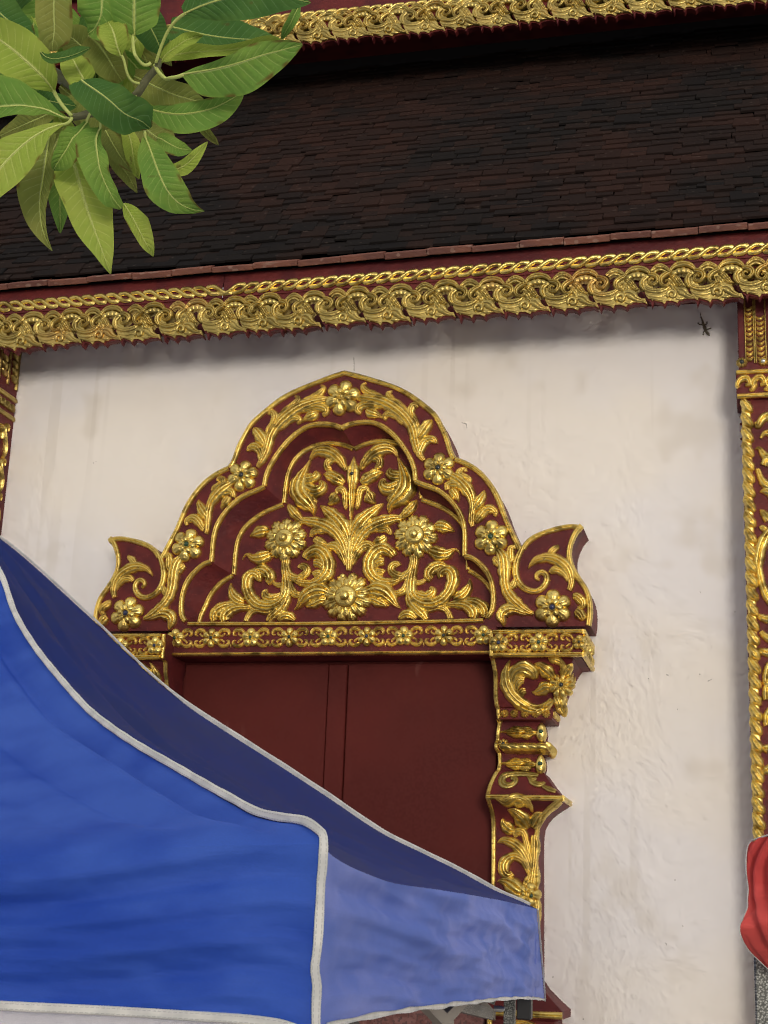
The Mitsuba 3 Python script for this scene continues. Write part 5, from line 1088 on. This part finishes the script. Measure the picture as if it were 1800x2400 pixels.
# ---------------------------------------------------------------- mango tree branch at the upper left
MT = 'mango_tree'; count[MT] = 1
tag(MT, 'leafy mango branch with long drooping green leaves hanging into the upper left corner', 'tree')
NV = np.array([0.36, -0.86, -0.36]); NV /= np.linalg.norm(NV)
lrng = np.random.default_rng(3)
def leaf(q, bs, tilt=0.0, fold=0.22, curl=0.0, wave=0.8, lab=None, name='leaf'):
    q = np.asarray(q, float); n, m = 30, 17
    p = spline(np.c_[q[:, 0], q[:, 2], q[:, 1], q[:, 3], q[:, 4]], n)
    # spline() parametrises by the first two columns; all five follow
    P = p[:, [0, 2, 1]]; w1, w2 = np.maximum(p[:, 3]*0.93, 0.0008), np.maximum(p[:, 4]*0.93, 0.0008)
    t = np.gradient(P, axis=0); t /= np.linalg.norm(t, axis=1, keepdims=True)
    s = np.cross(t, NV); s /= np.linalg.norm(s, axis=1, keepdims=True); nn = np.cross(s, t)
    tw0, tw1 = lrng.normal()*12, lrng.normal()*16
    a = np.radians(np.linspace(tilt + tw0, tilt + tw1, n))[:, None]
    s, nn = s*np.cos(a) + nn*np.sin(a), nn*np.cos(a) - s*np.sin(a)
    v = np.linspace(-1, 1, m)
    X = np.where(v[None, :] < 0, -v[None, :]*w1[:, None], -v[None, :]*w2[:, None])/np.cos(a)      # +: first width
    wid = np.maximum(w1, w2)[:, None]
    ph = lrng.random()*6.28
    sgrid = np.linspace(0, 1, n)[:, None]
    H = fold*np.abs(X) - curl*X*X/np.maximum(wid, .004) + wave*0.24*wid*np.abs(v)[None, :]**2*np.sin(sgrid*11 + ph + 1.5*np.sign(v)[None, :]) \
        + 0.0014*np.cos(2*math.pi*(sgrid*13 - np.abs(v)[None, :]*1.7 + 0.25*(v > 0)[None, :]))*(1 - np.abs(v)[None, :])*np.clip(np.abs(v)[None, :]*6, 0, 1)
    G = P[:, None] + s[:, None]*X[..., None] + nn[:, None]*H[..., None]
    uv = np.stack(np.meshgrid(np.linspace(0, 1, n), (v + 1)/2, indexing='ij'), -1).reshape(-1, 2)
    V, F = grid(G)
    k = key_for(f'{MT}__{name}')
    scene[k] = mikit.ply((V, F), bs, True, uv=uv)
    # raised midrib
    rib = P + nn*0.0002
    rb = np.linspace(1, 0.2, n)*min(0.0016, 0.06*wid.max())
    scene[key_for(f'{k}__midrib')] = mikit.ply(tube(rib, rb, 6), 'petiole_green', True)
    if lab: tag(k, lab)
    return P
def petiole(q, r=0.0022): add(f'{MT}__petiole', tube(spline(np.array(q)[:, [0, 2, 1]], 24)[:, [0, 2, 1]], r*0.8, 8), 'petiole_green', True)
D_, M_, Y_, O_ = 'leaf_dark', 'leaf_mid', 'leaf_lime', 'leaf_olive'
# columns: pixel x, pixel y, distance, half width on either side (design tokens, written out as metres)
LEAVES = [
 ([(-0.925,-4.008,2.766,0.0185,0.0025),(-0.896,-4.016,2.741,0.0318,0.0257),(-0.868,-4.012,2.718,0.0353,0.0304),(-0.847,-3.993,2.706,0.0281,0.0293),(-0.839,-3.97,2.71,0.0173,0.0222),(-0.838,-3.949,2.713,0.0025,0.0037)], D_, 8, -0.12, 'dark green leaf in front, turned face on'),
 ([(-0.797,-3.943,2.801,0.0038,0.0019),(-0.768,-3.946,2.801,0.0363,0.0075),(-0.722,-3.946,2.806,0.0461,0.0149),(-0.676,-3.948,2.815,0.036,0.0186),(-0.643,-3.942,2.825,0.0223,0.0149),(-0.619,-3.929,2.839,0.0019,0.0019)], M_, -14, 0.12, 'long deep green leaf reaching furthest right'),
 ([(-0.874,-3.893,2.783,0.0065,0.0026),(-0.837,-3.891,2.771,0.027,0.0129),(-0.803,-3.892,2.767,0.032,0.0179),(-0.764,-3.885,2.778,0.0269,0.0154),(-0.74,-3.874,2.798,0.0141,0.0077),(-0.73,-3.864,2.811,0.0013,0.0013)], M_, 10, 0.15, None),
 ([(-0.843,-3.922,2.837,0.0026,0.0026),(-0.824,-3.932,2.851,0.014,0.0089),(-0.802,-3.939,2.859,0.014,0.0114),(-0.79,-3.929,2.871,0.0089,0.0076),(-0.78,-3.918,2.88,0.0006,0.0006)], Y_, 0, 0.35, None),
 ([(-0.853,-3.89,2.866,0.0052,0.0065),(-0.808,-3.891,2.872,0.0117,0.0143),(-0.76,-3.889,2.871,0.0103,0.009),(-0.716,-3.88,2.88,0.0142,0.009),(-0.687,-3.866,2.893,0.0091,0.0091),(-0.669,-3.85,2.89,0.0007,0.0007)], Y_, 16, 0.15, None),
 ([(-0.785,-3.983,2.875,0.005,0.0112),(-0.74,-3.985,2.888,0.0285,0.0372),(-0.688,-3.985,2.895,0.0395,0.0432),(-0.646,-3.974,2.896,0.0272,0.0346),(-0.619,-3.956,2.895,0.0124,0.0124),(-0.605,-3.943,2.898,0.0012,0.0012)], D_, 0, -0.15, 'broad dark green leaf cut by the top edge'),
 ([(-0.872,-3.837,2.96,0.0202,0.0135),(-0.832,-3.824,2.952,0.031,0.0297),(-0.78,-3.809,2.946,0.027,0.031),(-0.737,-3.789,2.952,0.0163,0.0203),(-0.717,-3.776,2.961,0.0014,0.0014)], D_, 10, 0.1, None),
 ([(-0.925,-3.983,3.012,0.0193,0.0193),(-0.929,-3.97,2.963,0.0399,0.0386),(-0.926,-3.967,2.919,0.041,0.0397),(-0.93,-3.962,2.898,0.0371,0.032),(-0.942,-3.952,2.89,0.0231,0.0219),(-0.956,-3.944,2.888,0.0013,0.0013)], M_, 0, 0.15, None),
 ([(-0.872,-3.959,2.866,0.0051,0.0051),(-0.868,-3.973,2.879,0.0354,0.0328),(-0.863,-3.989,2.904,0.0415,0.0415),(-0.86,-3.999,2.94,0.0277,0.0277),(-0.857,-4.009,2.977,0.0013,0.0013)], M_, -8, 0.18, None),
 ([(-0.885,-3.972,2.824,0.0025,0.0025),(-0.886,-3.986,2.834,0.0188,0.02),(-0.89,-3.992,2.851,0.0225,0.0263),(-0.898,-3.988,2.866,0.0151,0.0189),(-0.905,-3.982,2.877,0.0013,0.0013)], Y_, 0, 0.2, None),
 ([(-0.937,-3.963,2.783,0.0025,0.0032),(-0.939,-3.976,2.789,0.0214,0.0251),(-0.948,-3.983,2.806,0.0214,0.0251),(-0.959,-3.98,2.824,0.0126,0.0152),(-0.97,-3.976,2.836,0.0013,0.0013)], Y_, 6, 0.2, None),
 ([(-1,-3.949,2.792,0.0032,0.0032),(-1.006,-3.964,2.801,0.0229,0.0217),(-1.021,-3.983,2.815,0.0393,0.033),(-1.044,-3.995,2.835,0.0393,0.0381),(-1.072,-4.008,2.854,0.0317,0.0317),(-1.107,-4.012,2.876,0.0013,0.0013)], Y_, 10, 0.2, 'large yellow green leaf at the left edge'),
 ([(-0.968,-3.967,2.733,0.0025,0.0025),(-0.988,-3.984,2.738,0.0125,0.0063),(-1.004,-3.989,2.741,0.0225,0.0125),(-1.026,-4.005,2.737,0.0436,0.0162),(-1.059,-4.012,2.734,0.0498,0.0187),(-1.092,-4.02,2.729,0.0311,0.0149),(-1.122,-4.017,2.73,0.0013,0.0013)], M_, 8, 0.12, None),
 ([(-0.96,-3.981,2.714,0.0019,0.0019),(-0.983,-3.993,2.699,0.0112,0.0161),(-1.007,-4.003,2.675,0.021,0.037),(-1.038,-4.01,2.634,0.0295,0.0381),(-1.068,-4.006,2.593,0.0209,0.0246),(-1.093,-3.993,2.562,0.0012,0.0012)], Y_, -10, 0.18, 'wide yellow green leaf running off the left edge'),
 ([(-1.025,-3.901,2.751,0.013,0.0104),(-1.029,-3.898,2.7,0.0428,0.0117),(-1.032,-3.897,2.654,0.0375,0.0142),(-1.034,-3.888,2.623,0.0284,0.0116),(-1.029,-3.878,2.592,0.0116,0.0052),(-1.023,-3.86,2.574,0.0006,0.0006)], O_, 0, 0.15, 'olive leaf hanging with its tip to the right'),
 ([(-0.981,-3.909,2.706,0.0257,0.0193),(-0.968,-3.905,2.666,0.0384,0.0371),(-0.953,-3.899,2.621,0.0331,0.0395),(-0.937,-3.894,2.581,0.0266,0.0279),(-0.925,-3.881,2.546,0.0127,0.0152),(-0.921,-3.863,2.527,0.0013,0.0006)], Y_, 0, 0.12, 'bright lime leaf hanging lowest of the bunch'),
 ([(-0.913,-3.959,2.715,0.0031,0.0031),(-0.911,-3.97,2.682,0.031,0.0112),(-0.904,-3.969,2.649,0.0272,0.0148),(-0.898,-3.95,2.624,0.0223,0.0149),(-0.892,-3.934,2.61,0.0149,0.0112),(-0.891,-3.911,2.607,0.0019,0.0075)], M_, 8, -0.1, None),
 ([(-0.94,-3.949,2.733,0.0051,0.0025),(-0.947,-3.956,2.714,0.0113,0.0201),(-0.954,-3.964,2.697,0.0188,0.0275),(-0.967,-3.961,2.676,0.015,0.0238),(-0.982,-3.951,2.665,0.0075,0.0126),(-0.99,-3.942,2.663,0.0013,0.0019)], M_, -6, 0.22, None),
 ([(-0.842,-3.956,2.696,0.0037,0.0037),(-0.827,-3.953,2.661,0.0259,0.021),(-0.81,-3.948,2.621,0.0283,0.0283),(-0.795,-3.928,2.601,0.0197,0.0259),(-0.781,-3.912,2.597,0.0087,0.0124),(-0.769,-3.889,2.604,0.0006,0.0006)], M_, -10, 0.12, 'mid green leaf with its tip curling right'),
 ([(-0.839,-3.877,2.685,0.0032,0.0051),(-0.822,-3.882,2.681,0.0102,0.0089),(-0.81,-3.881,2.686,0.014,0.0102),(-0.793,-3.881,2.701,0.0102,0.0089),(-0.778,-3.874,2.727,0.0006,0.0006)], Y_, 0, 0.2, None),
 ([(-0.855,-3.885,2.735,0.0103,0.0051),(-0.832,-3.886,2.721,0.0166,0.0141),(-0.815,-3.88,2.715,0.0115,0.0102),(-0.805,-3.868,2.719,0.0013,0.0013)], M_, 12, 0.15, None),
 ([(-0.911,-3.862,2.642,0.0026,0.0026),(-0.896,-3.863,2.62,0.0116,0.0167),(-0.881,-3.862,2.594,0.0115,0.023),(-0.87,-3.853,2.572,0.0064,0.0115),(-0.866,-3.838,2.563,0.0006,0.0006)], Y_, 0, 0.15, 'small bright leaf hanging beside the lime one'),
 ([(-0.951,-3.866,2.768,0.0105,0.0066),(-0.934,-3.864,2.739,0.017,0.0144),(-0.917,-3.863,2.714,0.0117,0.013),(-0.908,-3.846,2.703,0.0013,0.0013)], O_, 0, 0.2, None),
 ([(-0.954,-3.834,2.768,0.0093,0.0133),(-0.936,-3.828,2.725,0.0146,0.0159),(-0.919,-3.827,2.699,0.0092,0.0092),(-0.915,-3.811,2.687,0.0007,0.0007)], O_, 10, 0.2, None),
 ([(-0.912,-3.874,2.759,0.0117,0.0091),(-0.904,-3.865,2.732,0.0143,0.013),(-0.904,-3.847,2.708,0.0092,0.0079),(-0.903,-3.833,2.698,0.0007,0.0007)], Y_, 14, 0.2, None),
 ([(-0.814,-3.835,2.785,0.0066,0.0066),(-0.797,-3.836,2.766,0.0079,0.0079),(-0.786,-3.83,2.755,0.0052,0.0052),(-0.783,-3.818,2.753,0.0007,0.0007)], O_, 0, 0.2, None),
 ([(-1.151,-3.919,2.996,0.0135,0.0135),(-1.126,-3.903,2.965,0.027,0.031),(-1.105,-3.883,2.952,0.023,0.0244),(-1.088,-3.866,2.944,0.0014,0.0014)], D_, 10, 0.15, None),
 ([(-1.005,-3.981,3.009,0.013,0.013),(-1.003,-3.974,2.947,0.0297,0.0284),(-1.005,-3.962,2.904,0.0297,0.0284),(-1.008,-3.954,2.874,0.0232,0.0232),(-1.014,-3.942,2.866,0.0052,0.0052)], O_, 0, 0.15, None),
 ([(-0.985,-4.025,2.808,0.0019,0.0019),(-0.96,-4.026,2.794,0.0086,0.0086),(-0.936,-4.021,2.8,0.0062,0.0111),(-0.915,-4.01,2.817,0.0012,0.0012)], D_, 0, 0.2, None),
 ([(-0.977,-3.904,2.913,0.0198,0.0172),(-0.959,-3.894,2.897,0.0317,0.0317),(-0.943,-3.883,2.872,0.029,0.0304),(-0.932,-3.864,2.853,0.008,0.008)], O_, 0, 0.15, None),
 ([(-1.031,-3.893,2.793,0.0131,0.0092),(-1.057,-3.896,2.779,0.0197,0.0158),(-1.088,-3.891,2.772,0.0158,0.0145),(-1.119,-3.886,2.763,0.004,0.004)], O_, 0, 0.15, None),
 ([(-1.039,-3.833,2.8,0.0202,0.0162),(-1.06,-3.827,2.76,0.0297,0.027),(-1.081,-3.821,2.72,0.0243,0.0243),(-1.106,-3.809,2.692,0.0014,0.0014)], O_, 12, 0.15, None),
 ([(-0.917,-3.853,2.866,0.012,0.012),(-0.878,-3.848,2.845,0.0278,0.0225),(-0.84,-3.834,2.832,0.0265,0.0212),(-0.814,-3.817,2.832,0.004,0.004)], O_, 0, 0.15, None),
 ([(-0.936,-3.825,2.824,0.0201,0.0175),(-0.911,-3.811,2.799,0.0295,0.0269),(-0.879,-3.797,2.778,0.0228,0.0201),(-0.857,-3.779,2.774,0.0013,0.0013)], O_, 14, 0.15, None),
 ([(-1.02,-3.827,2.87,0.0272,0.0272),(-0.995,-3.811,2.838,0.034,0.034),(-0.962,-3.796,2.813,0.034,0.034),(-0.934,-3.774,2.8,0.0041,0.0041)], O_, 0, 0.1, None),
 ([(-0.644,-3.879,2.94,0.0026,0.0026),(-0.649,-3.886,2.921,0.0077,0.0077),(-0.658,-3.883,2.904,0.009,0.0077),(-0.672,-3.872,2.891,0.0013,0.0013)], M_, 20, 0.4, None),
 ([(-0.912,-3.863,2.98,0.0269,0.0269),(-0.904,-3.845,2.961,0.0297,0.027),(-0.895,-3.826,2.941,0.0244,0.0203),(-0.893,-3.811,2.927,0.0027,0.0027)], D_, 0, 0.15, None),
 ([(-1.087,-3.878,2.839,0.016,0.016),(-1.055,-3.867,2.83,0.0227,0.0201),(-1.034,-3.852,2.831,0.0161,0.0134),(-1.019,-3.838,2.833,0.0013,0.0013)], D_, 0, 0.15, None),
 ([(-1.125,-3.901,2.882,0.0267,0.0267),(-1.1,-3.887,2.858,0.0334,0.0308),(-1.074,-3.875,2.839,0.0201,0.0201),(-1.06,-3.859,2.832,0.0013,0.0013)], M_, 20, 0.15, None),
 ([(-1.147,-3.91,2.745,0.0131,0.0131),(-1.163,-3.91,2.695,0.0262,0.0262),(-1.171,-3.899,2.651,0.0196,0.0196),(-1.18,-3.879,2.611,0.0013,0.0013)], M_, 0, 0.15, None),
 ([(-1.14,-3.928,2.89,0.0133,0.0133),(-1.181,-3.945,2.876,0.029,0.0264),(-1.226,-3.953,2.861,0.0264,0.0238),(-1.259,-3.964,2.836,0.0013,0.0013)], Y_, 0, 0.15, None),
 ([(-0.834,-3.9,2.991,0.0131,0.0131),(-0.795,-3.898,3.018,0.0289,0.0263),(-0.747,-3.884,3.051,0.0238,0.0238),(-0.692,-3.881,3.053,0.0013,0.0013)], M_, 0, 0.15, None),
 ([(-1.082,-3.929,3.019,0.0134,0.0134),(-1.102,-3.954,3.05,0.0293,0.0266),(-1.126,-3.973,3.094,0.024,0.024),(-1.136,-4.011,3.106,0.0013,0.0013)], Y_, 0, 0.15, None),
]
for q, bs, tilt, fold, lab in LEAVES: leaf(q, bs, tilt, fold, lab=lab)
hub = [np.array([(-0.988,-3.805,2.895)])[0], np.array([(-1.076,-3.815,2.852)])[0], np.array([(-0.961,-3.801,2.981)])[0], np.array([(-1.101,-3.839,2.988)])[0], np.array([(-1.04,-3.832,3.017)])[0]]
for k in range(26):
    h0 = hub[k % 5] + lrng.normal(size=3)*np.array([.025, .02, .025]); an = lrng.random()*2*math.pi
    e1 = np.cross(NV, [0, 0, 1.0]); e1 /= np.linalg.norm(e1); e2 = np.cross(e1, NV)
    d_ = e1*math.cos(an) + e2*(math.sin(an) - 0.3); d_ /= np.linalg.norm(d_); Lf = 0.09 + 0.05*lrng.random(); wd = 0.020 + 0.009*lrng.random()
    q = [tuple(h0 + d_*Lf*a - np.array([0, 0, .035])*a*a - NV*(.02 + .03*a*a)) + (wd*b, wd*b) for a, b in ((0, .15), (.25, .8), (.5, 1.0), (.75, .7), (1, .05))]
    leaf(q, (D_, M_, O_, Y_)[k % 4], lrng.normal()*14, 0.2)
for q, r in (([(-0.852,-3.924,2.835),(-0.834,-3.923,2.811),(-0.817,-3.937,2.801),(-0.795,-3.942,2.801)], .0036), ([(-0.846,-3.932,2.833),(-0.836,-3.944,2.845),(-0.813,-3.966,2.866),(-0.782,-3.982,2.876)], .0030),
             ([(-0.854,-3.934,2.832),(-0.864,-3.946,2.826),(-0.868,-3.959,2.831),(-0.873,-3.959,2.866)], .0032), ([(-0.871,-3.93,2.802),(-0.88,-3.943,2.802),(-0.882,-3.958,2.813),(-0.886,-3.973,2.827)], .0026),
             ([(-0.936,-3.941,2.782),(-0.937,-3.952,2.781),(-0.937,-3.963,2.783)], .0030), ([(-0.97,-3.941,2.751),(-0.981,-3.947,2.763),(-1,-3.949,2.792)], .0036), ([(-0.97,-3.949,2.742),(-0.971,-3.968,2.734)], .0028),
             ([(-0.957,-3.965,2.733),(-0.958,-3.972,2.721),(-0.961,-3.981,2.713)], .0030), ([(-0.846,-3.922,2.834),(-0.843,-3.922,2.837)], .0024), ([(-0.885,-3.91,2.794),(-0.882,-3.896,2.787),(-0.873,-3.893,2.783)], .0026),
             ([(-0.92,-3.921,2.765),(-0.916,-3.953,2.73),(-0.913,-3.958,2.714)], .0024), ([(-0.874,-3.914,2.783),(-0.855,-3.937,2.729),(-0.841,-3.956,2.694)], .0026), ([(-0.942,-3.928,2.768),(-0.941,-3.943,2.748),(-0.941,-3.949,2.733)], .0024)):
    petiole(q, r)
tw_ = [(-0.846,-3.925,2.843),(-0.848,-3.922,2.833),(-0.864,-3.913,2.824),(-0.881,-3.903,2.81),(-0.908,-3.885,2.8),(-0.944,-3.854,2.807)]
add(f'{MT}__twig', tube(spline(np.array(tw_)[:, [0, 2, 1]], 30)[:, [0, 2, 1]], np.linspace(.0052, .0075, 30), 10), 'twig_bark', True)
tw_ = [(-0.976,-3.933,2.755),(-0.972,-3.896,2.78),(-0.963,-3.858,2.806),(-0.948,-3.845,2.812)]
add(f'{MT}__twig', tube(spline(np.array(tw_)[:, [0, 2, 1]], 20)[:, [0, 2, 1]], np.linspace(.0055, .0075, 20), 10), 'twig_bark', True)
b0 = np.array([(-0.948,-3.845,2.812)])[0]
br = np.array([b0, b0 + [-0.12, 0.05, 0.10], b0 + [-0.45, 0.10, 0.32], b0 + [-1.1, 0.05, 0.62], b0 + [-1.9, -0.1, 0.75], b0 + [-2.7, -0.2, 0.5]])
add(f'{MT}__branch', tube(spline(br[:, [0, 2, 1]], 40)[:, [0, 2, 1]], np.linspace(.008, .05, 40), 10), 'twig_bark', True)
e = br[-1]
tr = np.array([[e[0] - 0.35, e[1], 0.0], [e[0] - 0.30, e[1], 1.0], [e[0] - 0.18, e[1] + .05, 2.2], e, [e[0] + .12, e[1] - .1, e[2] + .9], [e[0] + .3, e[1] - .1, e[2] + 1.9]])
add(f'{MT}__trunk', tube(spline(tr[:, [2, 0, 1]], 40)[:, [1, 2, 0]], np.linspace(.15, .05, 40), 14), 'twig_bark', True)
# the rest of the crown, outside the picture: loose leaves as one mass
cr = np.random.default_rng(8); lv = []
for _ in range(700):
    c = e + np.array([0.1, -0.1, 1.5]) + cr.normal(size=3)*np.array([0.75, 0.6, 0.6])
    d = cr.normal(size=3); d[2] = -abs(d[2]) - 0.3; d /= np.linalg.norm(d); s_ = np.cross(d, cr.normal(size=3)); s_ /= np.linalg.norm(s_)
    Lf = 0.16 + 0.08*cr.random()
    k = np.array([0, .2, .5, .8, 1.0]); w_ = np.array([.002, .022, .028, .016, .001])
    lv.append(grid(np.stack([c + d*Lf*a - np.array([0, 0, .05])*a*a + s_*b*sg for sg in (-1, 1) for a, b in zip(k, w_)]).reshape(2, 5, 3)))
add(f'{MT}__crown', join(lv), 'leaf_mid', True, kind='stuff', uv=np.tile(np.stack([np.tile(np.linspace(0, 1, 5), 2), np.repeat([0.0, 1.0], 5)], 1), (700, 1)))
